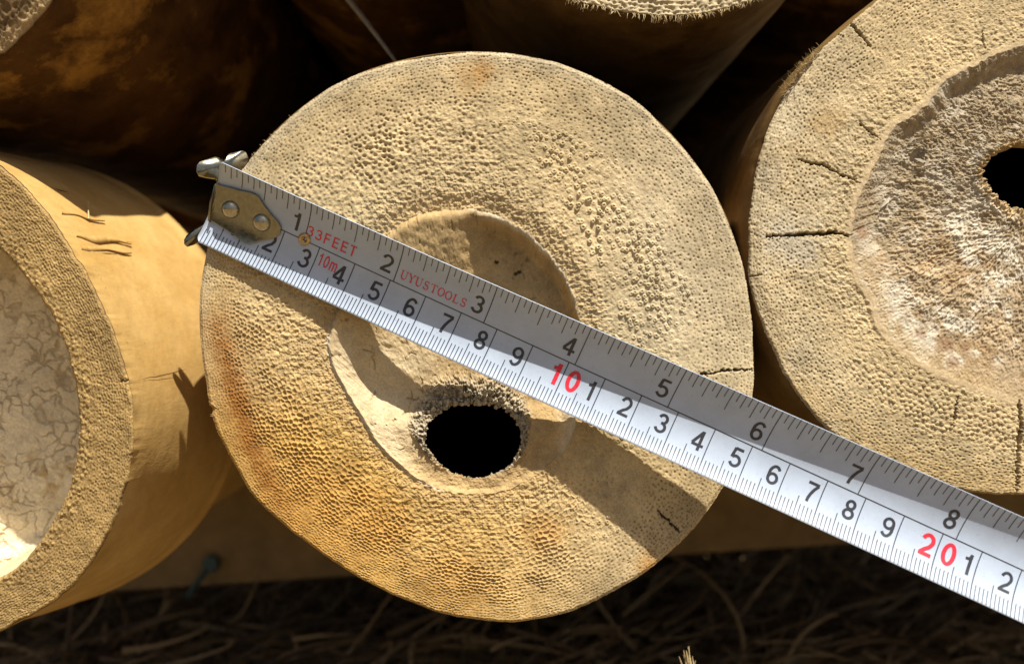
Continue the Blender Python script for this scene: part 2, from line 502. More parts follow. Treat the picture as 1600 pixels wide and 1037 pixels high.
    col = np.array([.46, .325, .155]) * (.75 + .5 * fbm(X * 1.4, Z * 1.4, 48))[..., None] * (.9 + .2 * fbm(X * 9, Z * 9, 49))[..., None]
    col = mix(col, np.array([.62, .53, .36]), (.8 * left * sstep(.7, -.4, Z) * (.5 + .5 * fbm(X * 3, Z * 3, 50)))[..., None])  # left strip painted lighter, as if sunlit
    col = mix(col, np.array([.60, .55, .45]), (.75 * sstep(1.0, 1.7, X) * sstep(-1.0, -1.8, Z))[..., None])
    lip = sstep(.035, .008, t + .02 * (fbm(X * 5, Z * 5, 51) - .5))
    lip_where = np.clip(sstep(-1.6, -2.4, X) * sstep(.2, -.5, Z) + .55 * sstep(.2, 1.2, Z) * sstep(-1.6, -.4, X), 0, 1)
    col = mix(col, np.array([.74, .69, .57]), (lip * lip_where)[..., None])
    col = mix(col, col * np.array([.5, .42, .35]), (crk * .6)[..., None])
    col = mix(col, np.array([.37, .32, .235]) * (.6 + .7 * clump)[..., None], (collar * .85)[..., None])
    wl = sstep(.86, .97, t) * sstep(-3.0, -3.5, Z) * sstep(.2, .9, X + 1.0)
    col = mix(col, np.array([.70, .66, .55]), (wl * .8 * fbm(X * 6, Z * 6, 52))[..., None])
    for (a, b) in [(806, 424), (812, 421), (775, 405), (790, 470)]:
        p = P(a, b); dd = np.hypot((X - p[0]) * .7, Z - p[2])
        y = y + .14 * sstep(.05, .02, dd); col = mix(col, np.array([.09, .06, .03]), (.8 * sstep(.06, .02, dd))[..., None])
    # thickness of the membrane at the hole
    ext, cols = [], []
    for k, (dy, sc) in enumerate([(.05, 1.0), (.14, 1.01), (.26, 1.03), (.38, 1.06), (.5, 1.12)]):
        xr, zr = X[-1], Z[-1]; jag = .03 * (vnoise(A * 60, A * 0 + k * .7, 60) - .5)
        ext.append(np.stack([cB[0] + (xr - cB[0]) * (sc + jag), y[-1] + dy + .05 * (vnoise(A * 30, A * 0 + k, 61) - .5), cB[1] + (zr - cB[1]) * (sc + jag)], -1))
        cols.append(col[-1] * (.95 - .05 * k))
    co = np.concatenate([np.stack([X, y, Z], -1)] + [e[None] for e in ext]); col = np.concatenate([col] + [k_[None] for k_ in cols])
    dia = make_mesh('diaphragm', co.reshape(-1, 3), grid_faces(nm + 5, n, True, False), M_DIA, t0, {'tint': col.reshape(-1, 3)})
    # crumbs of pith round the upper edge of the hole
    bm = bmesh.new(); r = random.Random(5)
    for k in range(240):
        a = r.uniform(math.radians(12), math.radians(158)); i = int((a + math.pi) / (2 * math.pi) * n) % n
        rr = RH[i] + abs(r.gauss(.05, .16)) - .02
        x, z = cB[0] + rr * math.cos(a), cB[1] + rr * math.sin(a)
        s = r.uniform(.022, .06)
        m = Matrix.Translation((x, .46 - r.uniform(0, .22), z)) @ Matrix.Rotation(r.uniform(0, 6), 4, Vector((r.random(), r.random(), r.random())).normalized()) @ Matrix.Diagonal((s, s * r.uniform(.6, 1.5), s * r.uniform(.6, 1.3), 1))
        ret = bmesh.ops.create_icosphere(bm, subdivisions=2, radius=1, matrix=m)
        for v in ret['verts']: v.co += Vector((r.gauss(0, .16), r.gauss(0, .16), r.gauss(0, .16))) * s
    for k in range(60):
        a = r.uniform(math.radians(-170), math.radians(-5)); i = int((a + math.pi) / (2 * math.pi) * n) % n
        rr = RH[i] + abs(r.gauss(.0, .05)); s = r.uniform(.015, .035)
        m = Matrix.Translation((cB[0] + rr * math.cos(a), .38 - r.uniform(0, .1), cB[1] + rr * math.sin(a))) @ Matrix.Rotation(r.uniform(0, 6), 4, Vector((r.random(), r.random(), r.random())).normalized()) @ Matrix.Diagonal((s, s, s * r.uniform(1, 2.2), 1))
        ret = bmesh.ops.create_icosphere(bm, subdivisions=1, radius=1, matrix=m)
    vs = np.array([v.co[:] for v in bm.verts]); fs = [[v.index for v in f.verts] for f in bm.faces]; bm.verts.index_update()
    fs = [[v.index for v in f.verts] for f in bm.faces]; bm.free()
    tint = np.array([.44, .375, .26]) * (.6 + .7 * rng.random(len(vs)))[:, None]
    make_mesh('pith_crumbs', vs, fs, M_DIA, dia, {'tint': tint})
    prof = lambda y: 1 + .062 * sstep(.05, 1.5, y) - .0014 * y - .05 * sstep(5, 20, y)  # swelling behind the rim added to shade the left pole
    skin_tube('skin', c, A, RA, prof, M_SKIN_TAN, t0, y0=.04, drift=(-.04, 0))
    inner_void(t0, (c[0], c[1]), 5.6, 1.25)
    rim_fibres(t0, c, A, RA, [(2.25, 2.45, 12), (.6, 1.1, 5), (2.95, 3.1, 6), (-3.05, -2.8, 7)], .07)


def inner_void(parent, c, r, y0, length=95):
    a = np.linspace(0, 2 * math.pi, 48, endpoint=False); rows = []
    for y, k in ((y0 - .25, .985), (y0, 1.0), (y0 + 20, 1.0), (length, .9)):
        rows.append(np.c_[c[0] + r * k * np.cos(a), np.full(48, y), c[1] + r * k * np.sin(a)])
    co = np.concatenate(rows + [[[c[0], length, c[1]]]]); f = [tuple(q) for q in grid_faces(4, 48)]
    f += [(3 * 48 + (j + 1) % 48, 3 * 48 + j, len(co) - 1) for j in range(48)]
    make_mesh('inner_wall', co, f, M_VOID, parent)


def strand(bm_v, bm_f, p0, direction, length, rad, r, curl=.5, seg=5, droop=0):
    """a thin curved three-sided fibre"""
    p = np.array(p0, float); d = np.array(direction, float); d /= np.linalg.norm(d)
    base = len(bm_v); b = np.array([r.gauss(0, 1), r.gauss(0, 1), r.gauss(0, 1)])
    for k in range(seg + 1):
        u = np.cross(d, [.3, .9, .2]); u /= np.linalg.norm(u) + 1e-9; v = np.cross(d, u)
        w = rad * (1 - .75 * k / seg)
        for j in range(3):
            an = j * 2.094
            bm_v.append(p + w * (math.cos(an) * u + math.sin(an) * v))
        p = p + d * length / seg
        d = d + curl * b / seg + np.array([0, 0, -droop / seg]); d /= np.linalg.norm(d)
        if k:
            o = base + (k - 1) * 3
            for j in range(3): bm_f.append((o + j, o + (j + 1) % 3, o + 3 + (j + 1) % 3, o + 3 + j))


def rim_fibres(parent, c, A, RA, spans, length, rad=.008, y=0.0, name='frayed_fibres', droop=.3, seed=2, fwd=.3, mat=None):
    r = random.Random(seed); V, Fc = [], []
    for a0, a1, cnt in spans:
        for _ in range(cnt):
            a = r.uniform(a0, a1); i = int((a + math.pi) / (2 * math.pi) * len(A)) % len(A)
            R = RA[i] - r.uniform(0, .03)
            p = (c[0] + R * math.cos(a), y + r.uniform(-.02, .06), c[1] + R * math.sin(a))
            d = (math.cos(a) + r.gauss(0, .5), -fwd * r.random() + r.gauss(0, .3), math.sin(a) + r.gauss(0, .5))
            strand(V, Fc, p, d, length * r.uniform(.3, 1.3), rad * r.uniform(.6, 1.3), r, .7, 4, droop)
    return make_mesh(name, V, Fc, mat or M_FIBRE, parent)


# ================================================================== right pole
def right_pole():
    t0 = thing('bamboo_pole', 'cracked bamboo pole end on the right with grey flaking membrane inside', 'bamboo pole',
               (P(1600, 370)[0], 0, P(1600, 370)[2]), 'bamboo poles in the stack')
    outl = [(1171, 440), (1170, 385), (1174, 320), (1184, 260), (1205, 190), (1232, 138), (1262, 100), (1300, 62), (1345, 22), (1400, -20), (1470, -48), (1560, -66), (1660, -62), (1760, -40),
            (1860, 10), (1950, 90), (2010, 190), (2035, 310), (2030, 430), (2000, 540), (1940, 640), (1860, 710), (1760, 758), (1680, 770), (1600, 773), (1550, 771), (1500, 765), (1450, 755),
            (1400, 738), (1350, 712), (1300, 676), (1262, 638), (1230, 590), (1205, 540), (1185, 490)]
    rec = [(1329, 372), (1334, 335), (1345, 300), (1366, 262), (1378, 228), (1398, 200), (1430, 178), (1456, 152), (1472, 130), (1500, 112), (1530, 98), (1565, 80), (1600, 72), (1680, 80),
           (1760, 120), (1820, 190), (1850, 280), (1850, 400), (1820, 500), (1760, 580), (1690, 625), (1610, 632), (1560, 618), (1500, 596), (1450, 574), (1410, 545), (1380, 515), (1362, 470), (1342, 430)]
    hole = [(1540, 268), (1546, 250), (1562, 234), (1590, 224), (1630, 222), (1670, 240), (1690, 275), (1680, 310), (1650, 330), (1612, 330), (1584, 322), (1560, 305), (1546, 286)]
    n = 1800
    c = P2([(1600, 360)])[0]; cB = P2([(1614, 276)])[0]
    A, RA = closed_curve(P2(outl), c, n); _, RR = closed_curve(P2(rec), c, n); _, RH = closed_curve(P2(hole), cB, n)
    RA = RA + .02 * (vnoise(A * 90, A * 0, 104) - .5) + .03 * (vnoise(A * 18, A * 0, 105) - .5)
    RR = RR + .06 * (vnoise(A * 14, A * 0, 106) - .5) + .07 * (vnoise(A * 40, A * 0, 116) - .5)
    RH = RH + .09 * (vnoise(A * 14, A * 0, 108) - .5) + .07 * (vnoise(A * 45, A * 0, 109) - .5)
    nr = 230
    X, Z, t = ring_grid(c, A, RA, RR, nr)
    pts, sp = bundles(c[0], c[1], A, RA, RR, .076, .150, 101)
    d, ix = nearest(pts, X + .04 * (fbm(X * 3, Z * 3, 111) - .5), Z + .04 * (fbm(X * 3, Z * 3, 112) - .5))
    q = d / sp[ix]; rnd = rng.random(len(pts))[ix]
    upz = sstep(P(0, 330)[2], P(0, 130)[2], Z)
    lowz = sstep(P(0, 480)[2], P(0, 600)[2], Z)
    fuzz = sstep(.45, .8, t + .35 * (fbm(X * 1.2, Z * 1.2, 121) - .5)) * (1 - .8 * lowz)
    wb = lowz * sstep(.35, .6, t + .2 * (fbm(X, Z, 122) - .5)) + .5 * upz * sstep(.3, .5, t)
    honey = sstep(.14, .5, q)
    h_pit = -sstep(.32, .12, q) * mix(.015, .022, sstep(.05, .4, t)) * (.3 + 1.3 * rnd)
    h_bump = (sstep(.5, .18, q) - .4 * sstep(.15, .02, q)) * .036 * (.3 + 1.1 * rnd)
    h = mix(h_pit, h_bump, np.clip(wb, 0, 1))
    fz = (fbm(X * 11, Z * 11, 126, 4) - .5) * .075 + (ridged(X * 16, Z * 16, 127, 3) - .5) * .04
    h = mix(h, fz, fuzz * .75) + (fbm(X * 16, Z * 16, 128, 3) - .5) * .035 + .12 * (fbm(X * .7, Z * .7, 129) - .5)
    border = sstep(.93, .965, t + .02 * (fbm(X * 3, Z * 3, 130) - .5))
    h = mix(h, .0 + .03 * fbm(X * 8, Z * 8, 131), border * .85)
    lft = sstep(.14, 0, t) * sstep(P(1330, 0)[0], P(1200, 0)[0], X) * sstep(P(0, 560)[2], P(0, 420)[2], Z)
    h = h - .06 * sstep(.025, 0, t) - .12 * lft
    pit = sstep(.36, .08, q) * (1 - fuzz) * (1 - .6 * np.clip(wb, 0, 1)) * (1 - border) * (.45 + .6 * rnd)
    cracks = [([(1248, 250), (1285, 258), (1310, 270), (1343, 285)], .034, .25), ([(1196, 369), (1258, 367), (1300, 363), (1332, 369)], .045, .3),
              ([(1328, 34), (1344, 54), (1359, 74)], .03, .2), ([(1343, 194), (1360, 207), (1374, 218)], .03, .2),
              ([(1590, 625), (1596, 660), (1591, 710), (1589, 772)], .05, .3), ([(1497, 618), (1492, 645), (1486, 668)], .022, .15), ([(1534, 48), (1538, 78)], .022, .15),
              ([(1174, 430), (1192, 430)], .02, .1), ([(1300, 40), (1318, 60)], .015, .1)]
    h, pit = add_cracks(h, pit, X, Z, cracks)
    grey = .55 * sstep(P(1420, 0)[0], P(1200, 0)[0], X) * fbm(X * 1.4, Z * 1.4, 132) * 1.6
    golden = .3 * lowz * sstep(.4, .1, t)
    col = face_colour(X, Z, t, h, pit, 133, golden, grey)
    col = mix(col, np.array([.57, .44, .27]), (border * .6)[..., None])
    col = tint_blob(col, X, Z, 1290, 190, 40, (.40, .25, .08), .4, 5)
    col = tint_blob(col, X, Z, 1235, 380, 60, (.42, .40, .34), .5, 6)
    make_mesh('cut_end', np.stack([X, -h, Z], -1).reshape(-1, 3), grid_faces(nr, n), M_FACE, t0, {'tint': col.reshape(-1, 3)})
    rim_y = -h[-1]
    nm = 190
    X, Z, t = ring_grid(c, A, RR, RH, nm, cB)
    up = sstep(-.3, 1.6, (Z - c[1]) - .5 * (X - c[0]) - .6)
    dep = mix(.10 * sstep(0, .3, t) + .12 * sstep(.3, .9, t), .27 * sstep(0, .22, t) - .06 * sstep(.3, 1, t), up)
    pa = np.arctan2(Z - c[1], X - c[0]); pr = np.hypot(X - c[0], Z - c[1])
    strk = fbm(pa * 26, pr * 3, 140, 4)
    flakes = ridged(X * 10 + 2 * fbm(X * 2, Z * 2, 144), Z * 10 + 2 * fbm(X * 2, Z * 2, 145), 141, 4)
    core = sstep(.08, .3, t)
    h = -dep + core * ((flakes - .5) * .075 + (strk - .5) * .07) + (fbm(X * 24, Z * 24, 142, 3) - .5) * .045 + .12 * (fbm(X * 1.6, Z * 1.6, 143) - .5) * core
    h = h + .10 * sstep(.86, .97, t) * (.3 + flakes)
    y = -h
    y = y * sstep(0, .02, t) + rim_y[None, :] * (1 - sstep(0, .02, t))
    n1 = fbm(X * 1.1, Z * 1.1, 146); n2 = fbm(X * 3.4, Z * 3.4, 147); n3 = fbm(X * 9, Z * 9, 148)
    col = np.array([.43, .33, .205]) * (.6 + .8 * n2)[..., None]
    col = mix(col, np.array([.31, .245, .155]) * (.6 + .8 * n3)[..., None], (up * .85)[..., None])  # upper part painted darker for the shadow under the rim
    wh = sstep(.48, .66, n2 * .45 + n1 * .55 + .16 * sstep(1.9, .6, np.hypot(X - P(1540, 330)[0], Z - P(1540, 330)[2])))
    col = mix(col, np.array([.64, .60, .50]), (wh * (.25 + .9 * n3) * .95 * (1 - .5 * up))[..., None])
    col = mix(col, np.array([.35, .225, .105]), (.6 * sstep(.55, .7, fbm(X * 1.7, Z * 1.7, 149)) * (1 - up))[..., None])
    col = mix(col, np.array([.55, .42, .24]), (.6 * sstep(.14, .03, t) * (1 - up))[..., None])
    col = mix(col, np.array([.50, .34, .15]), (.7 * sstep(.93, .98, t))[..., None])
    for (a, b, rd) in [(1511, 543, 8), (1480, 537, 15), (1350, 362, 14), (1490, 565, 12), (1440, 520, 10)]:
        p = P(a, b); dd = np.hypot(X - p[0], Z - p[2]) * 61.2 / rd
        col = mix(col, np.array([.27, .15, .08]), (.6 * sstep(1.2, .5, dd + .4 * (n3 - .5)))[..., None])
    ext, cols = [], []
    for k, (dy, sc) in enumerate([(.06, .99), (.2, .96), (.36, .96), (.5, 1.0), (.62, 1.08)]):
        jag = .06 * (vnoise(A * 40, A * 0 + k * .7, 160) - .5)
        ext.append(np.stack([cB[0] + (X[-1] - cB[0]) * (sc + jag), y[-1] + dy, cB[1] + (Z[-1] - cB[1]) * (sc + jag)], -1)); cols.append(col[-1] * .95)
    co = np.concatenate([np.stack([X, y, Z], -1)] + [e[None] for e in ext]); col = np.concatenate([col] + [k_[None] for k_ in cols])
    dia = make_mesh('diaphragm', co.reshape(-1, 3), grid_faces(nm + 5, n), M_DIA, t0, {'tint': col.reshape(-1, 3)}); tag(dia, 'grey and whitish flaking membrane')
    # loose flakes
    V, Fc = [], []; r = random.Random(9)
    for k in range(150):
        a, b = r.uniform(1380, 1600), r.uniform(190, 480)
        if math.hypot((a - 1612) / 92, (b - 277) / 72) < 1 or (b < 215 and a < 1420): continue
        p = P(a, b, r.uniform(.14, .26)); s = r.uniform(.03, .10); an = r.uniform(-.6, .9)
        u = np.array([math.cos(an), 0, math.sin(an)]) * s * r.uniform(1, 2.2); v = np.array([-math.sin(an), r.uniform(-.9, .3), math.cos(an)]) * s * .5
        o = len(V); V += [p - u, p - u * .2 + v, p + u + v * .4, p + u * .3 - v, p + np.array([0, .02, 0])]
        Fc += [(o, o + 3, o + 1), (o + 1, o + 3, o + 2), (o, o + 1, o + 4), (o + 1, o + 2, o + 4), (o + 2, o + 3, o + 4), (o + 3, o, o + 4)]
    p = P(1445, 217, .1)
    o = len(V); V += [p + np.array(q_) for q_ in [(-.2, .05, -.06), (-.18, -.08, .0), (.2, -.1, .09), (.22, .05, .05), (0, .1, 0)]]
    Fc += [(o, o + 3, o + 1), (o + 1, o + 3, o + 2), (o, o + 1, o + 4), (o + 1, o + 2, o + 4), (o + 2, o + 3, o + 4), (o + 3, o, o + 4)]
    tint = np.array([.56, .5, .4]) * (.6 + .6 * rng.random(len(V)))[:, None]
    make_mesh('loose_flakes', V, Fc, M_DIA, dia, {'tint': tint}, smooth=False)
    prof = lambda y: 1 + .012 * sstep(0, .5, y)
    skin_tube('skin', c, A, RA, prof, M_SKIN_TAN, t0, y0=.05)
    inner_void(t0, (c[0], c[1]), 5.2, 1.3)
    # tuft of torn fibres on the upper left rim
    th = lambda a, b: math.atan2(P(a, b)[2] - c[1], P(a, b)[0] - c[0])
    a0, a1 = th(1275, 90), th(1225, 150)
    rim_fibres(t0, c, A, RA, [(a0, a1, 60), (a0 - .03, a0 + .06, 25)], .26, .012, -.02, droop=-.1, fwd=.8, seed=4)


# ================================================================== left pole
def left_pole():
    t0 = thing('bamboo_pole', 'golden hollow bamboo pole on the left with cream membrane deep inside its ring', 'bamboo pole',
               (P(-200, 625)[0], 0, P(-200, 625)[2]), 'bamboo poles in the stack')
    outl = [(0, 254), (30, 275), (62, 302), (100, 350), (132, 398), (160, 445), (185, 500), (205, 560), (217, 622), (216, 690), (202, 755), (172, 826), (132, 888), (80, 940), (0, 988), (-80, 1025), (-180, 1042),
            (-300, 1030), (-420, 980), (-520, 890), (-590, 780), (-615, 640), (-600, 500), (-540, 370), (-440, 270), (-320, 215), (-200, 203), (-90, 220)]
    inn = [(0, 384), (50, 436), (90, 496), (115, 560), (127, 640), (122, 700), (105, 760), (72, 820), (40, 862), (0, 900), (-80, 930), (-190, 945), (-300, 930), (-400, 880), (-470, 800), (-510, 700),
           (-520, 620), (-490, 500), (-420, 400), (-320, 330), (-200, 305), (-90, 330)]
    n = 1500; c = P2([(-200, 625)])[0]
    A, RA = closed_curve(P2(outl), c, n); _, RB = closed_curve(P2(inn), c, n)
    RA = RA + .025 * (vnoise(A * 80, A * 0, 204) - .5) + .05 * (vnoise(A * 17, A * 0, 205) - .5)
    RB = RB + .03 * (vnoise(A * 30, A * 0, 206) - .5) + .03 * (vnoise(A * 90, A * 0, 207) - .5)
    nr = 96; X, Z, t = ring_grid(c, A, RA, RB, nr)
    pts, sp = bundles(c[0], c[1], A, RA, RB, .074, .112, 201)
    d, d2, ix = nearest2(pts, X, Z); q = d / sp[ix]; rnd = rng.random(len(pts))[ix]
    wall = sstep(.34, .06, (d2 - d) / sp[ix])
    h = (wall - .4) * .018 * (.5 + .7 * rnd) + .04 * (fbm(X * 3, Z * 3, 210) - .5) + (fbm(X * 16, Z * 16, 211, 3) - .5) * .028
    h = h + .04 * sstep(.55, .8, t) * sstep(.5, .2, q) * rnd
    h = h - .08 * sstep(.04, 0, t) - .06 * sstep(.95, 1, t)
    sx, sz = -.17, -.10
    plane = sx * (X - P(60, 0)[0]) + sz * (Z - P(0, 625)[2])
    plane = np.where(X > P(-400, 0)[0], plane, plane)
    pit = sstep(.30, .08, q) * .3
    h, pit = add_cracks(h, pit, X, Z, [([(200, 594), (222, 592)], .02, .1), ([(120, 360), (160, 378)], .03, .15)])
    col = face_colour(X, Z, t, h, pit, 220, .28, .18)
    col = mix(col * np.array([.84, .76, .60]), col * np.array([1.1, 1.08, 1.0]), wall[..., None]) * np.array([.82, .76, .64])
    dark = sstep(.05, 0, t) * sstep(.4, .6, fbm(A * 9, A * 0, 222))[None, :]
    col = mix(col, np.array([.13, .075, .035]), (dark * .8)[..., None])
    make_mesh('cut_end', np.stack([X, plane - h, Z], -1).reshape(-1, 3), grid_faces(nr, n), M_FACE, t0, {'tint': col.reshape(-1, 3)})
    # inner wall back to the membrane
    idx = np.arange(0, n, 3); a = A[idx]; R = RB[idx]; yb = (plane - h)[-1][idx]
    dm = 3.3; rows, cl = [], []
    for k, u in enumerate(np.linspace(0, 1, 30)):
        Rk = mix(R, R.mean() * .985, sstep(0, 1, u)) + .03 * (fbm(a * 5, np.full(len(a), u * 4), 230) - .5) * min(1, u * 6)
        rows.append(np.c_[c[0] + Rk * np.cos(a), mix(yb, dm, u), c[1] + Rk * np.sin(a)])
        nn = fbm(a * 14, np.full(len(a), u * 5.), 231)
        cl.append(np.array([.66, .545, .35]) * (.8 + .35 * nn)[:, None])
    make_mesh('inner_wall', np.concatenate(rows), grid_faces(30, len(a)), M_DIA, t0, {'tint': np.concatenate(cl)})
    Rl = np.interp(np.linspace(0, len(a), 900, endpoint=False), np.arange(len(a)), Rk); al = np.linspace(-math.pi, math.pi, 900, endpoint=False)
    X, Z, t = ring_grid(c, al, Rl, Rl * .01, 260)
    wx, wz = .4 * (fbm(X * 2.6, Z * 2.6, 232) - .5), .4 * (fbm(X * 2.6, Z * 2.6, 233) - .5)
    cp = rng.uniform(-7, 7, (1400, 2)) + c
    kd = KDTree(len(cp))
    for i, p in enumerate(cp): kd.insert((p[0], p[1], 0), i)
    kd.balance(); e = np.empty(X.size); xx, zz = (X + wx).ravel(), (Z + wz * 1.4).ravel()
    for i in range(X.size):
        (_, _, d1), (_, _, d2) = kd.find_n((xx[i], zz[i], 0), 2); e[i] = d2 - d1
    e = e.reshape(X.shape)
    vein = sstep(.055, .008, e + .03 * (fbm(X * 9, Z * 9, 241) - .5)) * sstep(.30, .58, fbm(X * 1.9, Z * 1.9, 234))
    h = .12 * (fbm(X * 1.5, Z * 1.5, 235) - .5) + (fbm(X * 12, Z * 12, 236, 3) - .5) * .03 - .05 * vein - .25 * sstep(0, .10, t)
    col = np.array([.86, .75, .53]) * (.82 + .36 * fbm(X * 1.2, Z * 1.2, 237))[..., None]
    band = np.exp(-((Z - P(0, 745, 3.3)[2] + .5 * (fbm(X * 1.5, Z * 1.5, 238) - .5)) / .75) ** 2)
    col = mix(col, np.array([.50, .33, .12]), (.75 * band * sstep(.45, .62, fbm(X * 2.5, Z * 2.5, 239)))[..., None])
    col = mix(col, np.array([.50, .36, .15]), (.6 * sstep(P(0, 490, 3.3)[2], P(0, 400, 3.3)[2], Z) * fbm(X * 2, Z * 2, 240) * 1.3)[..., None])
    col = mix(col, np.array([.40, .29, .15]), (vein * (.2 + .6 * fbm(X * 1.3, Z * 1.3, 244)))[..., None])
    make_mesh('diaphragm', np.stack([X, dm - h - .1, Z], -1).reshape(-1, 3), grid_faces(260, 900), M_DIA, t0, {'tint': col.reshape(-1, 3)})
    # skin flaring to the node ring
    def prof(y):
        flare = .085 * sstep(0, 6.0, y); ring = .022 * math.exp(-((y - 6.2) / .28) ** 2) - .02 * math.exp(-((y - 6.9) / .4) ** 2)
        return 1 + flare + ring - .085 * sstep(6.6, 9.5, y) - .0012 * y
    def pl(y): return 0
    skin_tube('skin', c, A, RA, prof, M_SKIN_GOLD, t0, plane=(sx, sz), y0=sx * (c[0] - P(60, 0)[0]) + sz * (c[1] - P(0, 625)[2]) + .03, bumpamp=.05, seed=8, n=900)
    # torn strips on the rim at its upper right
    y00 = sx * (c[0] - P(60, 0)[0]) + sz * (c[1] - P(0, 625)[2]) + .03
    def on_skin(px, py, lift=0.0):
        """where the sight line through a photo pixel first meets the pole's side"""
        for y in np.arange(-2.0, 8, .02):
            p = P(px, py, y); a = math.atan2(p[2] - c[1], p[0] - c[0]); R = RA[int((a + math.pi) / (2 * math.pi) * n) % n]
            yy = max(0, y - y00 - sx * (p[0] - c[0]) - sz * (p[2] - c[1]))
            if math.hypot(p[0] - c[0], p[2] - c[1]) < mix(R, RA.mean(), float(sstep(1, 9, yy))) * prof(yy):
                return p + lift * np.array([math.cos(a), -.15, math.sin(a)])
        return P(px, py, 3)
    V, Fc = [], []
    for (x0, y0, x1, y1, w, th) in [(118, 372, 206, 380, 5.0, .08), (126, 388, 206, 395, 3.2, .05), (96, 332, 164, 346, 1.3, .02)]:
        o = len(V); m = 14
        for k in range(m + 1):
            u = k / m; ww = w * (.5 + .5 * math.sin(u * 7 + x0)) * (1 - u ** 3) + .5
            px, py = mix(x0, x1, u), mix(y0, y1, u) + 1.2 * math.sin(u * 9 + x0)
            l_ = th * (1 - u) ** .6 * (1 if k % 3 else .8)
            V += [on_skin(px, py - ww, l_ + .012), on_skin(px, py + ww, l_ * .35 + .012), on_skin(px, py - ww, -.02), on_skin(px, py + ww, -.02)]
            if k:
                b = o + (k - 1) * 4
                for (i, j) in ((0, 1), (1, 3), (3, 2), (2, 0)): Fc.append((b + i, b + j, b + 4 + j, b + 4 + i))
    sp_ = make_mesh('splinter', V, Fc, simple('torn_bamboo', (.46, .28, .09), .7), t0, smooth=True); tag(sp_, 'torn strips peeling from the rim')
    M_CR = simple('crack_dark', (.10, .05, .018), .9)  # dark brown for the thin ribbons laid along the skin as cracks
    for line in [[(118, 366), (150, 374), (180, 377), (208, 379)], [(128, 397), (160, 396), (190, 397)], [(222, 592), (255, 586), (290, 577)], [(82, 294), (95, 298), (108, 301)]]:
        V, Fc = [], []; o = 0; q_ = [on_skin(mix(a[0], b[0], u), mix(a[1], b[1], u) + .5 * math.sin(9 * u + a[0]), .006) for a, b in zip(line[:-1], line[1:]) for u in (0, .33, .66)] + [on_skin(*line[-1], .006)]
        for k, p in enumerate(q_):
            wv = .014 * math.sin(math.pi * (k + .6) / (len(q_) + .2)); V += [p + np.array([0, 0, wv]), p - np.array([0, 0, wv])]
            if k: Fc.append((o + 2 * k - 2, o + 2 * k - 1, o + 2 * k + 1, o + 2 * k))
        make_mesh('surface_crack', V, Fc, M_CR, t0, smooth=False)
    V, Fc = [], []
    r = random.Random(3); pa_ = on_skin(138, 343, .02); strand(V, Fc, pa_, on_skin(128, 290, .25) - pa_, 1.0, .03, r, .12, 5)
    make_mesh('sliver', V, Fc, M_FIBRE, t0)
    rim_fibres(t0, c, A, RA, [(.2, .9, 22)], .10, .008, .0, droop=.2, seed=12)


# ================================================================== poles above
def upper_pole(label, cpx, Rpx, y0, skin, facecol, normal, taper, length=100, holeR=None, seed=300, fray=None, rim=None):
    cc = P(cpx[0], cpx[1], y0); c = np.array([cc[0], cc[2]]); R0 = Rpx * (D0 + y0) / F
    t0 = thing('bamboo_pole', label, 'bamboo pole', (c[0], y0, c[1]), 'bamboo poles in the stack')
    n = 900; A = np.linspace(-math.pi, math.pi, n, endpoint=False)
    RA = R0 * (1 + .03 * (fbm(np.cos(A) * 2 + 9, np.sin(A) * 2 + 9, seed) - .5)) + .05 * (vnoise(A * 40, A * 0, seed + 1) - .5)
    RB = RA * (holeR or .5)
    nr = 80; X, Z, t = ring_grid(c, A, RA, RB, nr)
    plane = normal[0] * (X - c[0]) + normal[1] * (Z - c[1] + R0)
    pts, sp = bundles(c[0], c[1], A, RA, RB, .11, .2, seed + 2); d, ix = nearest(pts, X, Z); q = d / sp[ix]
    h = (sstep(.14, .5, q) - 1) * .05 + (fbm(X * 9, Z * 9, seed + 3, 4) - .5) * .08 - .07 * sstep(.03, 0, t)
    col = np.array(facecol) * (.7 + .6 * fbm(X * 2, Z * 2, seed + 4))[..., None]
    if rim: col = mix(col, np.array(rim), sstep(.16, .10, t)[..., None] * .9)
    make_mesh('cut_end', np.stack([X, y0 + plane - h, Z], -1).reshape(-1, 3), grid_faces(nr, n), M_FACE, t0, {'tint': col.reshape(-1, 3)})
    a2 = A; X2, Z2, t2 = ring_grid(c, A, RB, RB * .01, 40)
    y2 = y0 + normal[0] * (X2 - c[0]) + normal[1] * (Z2 - c[1] + R0) + .9 * sstep(0, .25, t2) - (fbm(X2 * 6, Z2 * 6, seed + 5) - .5) * .1
    make_mesh('diaphragm', np.stack([X2, y2, Z2], -1).reshape(-1, 3), grid_faces(40, n), M_DIA, t0, {'tint': (np.array(facecol) * .9 * np.ones((X2.size, 3)))})
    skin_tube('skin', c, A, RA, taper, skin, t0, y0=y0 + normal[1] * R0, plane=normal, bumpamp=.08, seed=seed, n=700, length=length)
    if fray: rim_fibres(t0, c, A, RA, *fray)
    return t0, c, A, RA


# ================================================================== the tape
S_PX = np.array([4.01266671e-03, 3.52387887e-02, 5.46187116e+01, -464.459717]); S_PY = np.array([3.13662945e-03, -3.36741062e-02, 25.5680631, -208.355320])
KAPPA = math.radians(32); WU, WL = 1.17, 1.20


def roll(s): return math.radians(np.interp(s, [0, 6, 12, 18, 23, 30], [22, 17.5, 10, 2, -5, -9]))
def lift(s): return .25 + .0036 * np.clip(s, 0, None) ** 2


def axis(s):
    se = min(s, 22.5)
    x, y = np.polyval(S_PX, se), np.polyval(S_PY, se)
    if s > se:
        x += (s - se) * np.polyval(np.polyder(S_PX), se); y += (s - se) * np.polyval(np.polyder(S_PY), se)
    dep = D0 - lift(s); k = dep / F
    return np.array([x * k, -lift(s), -y * k])


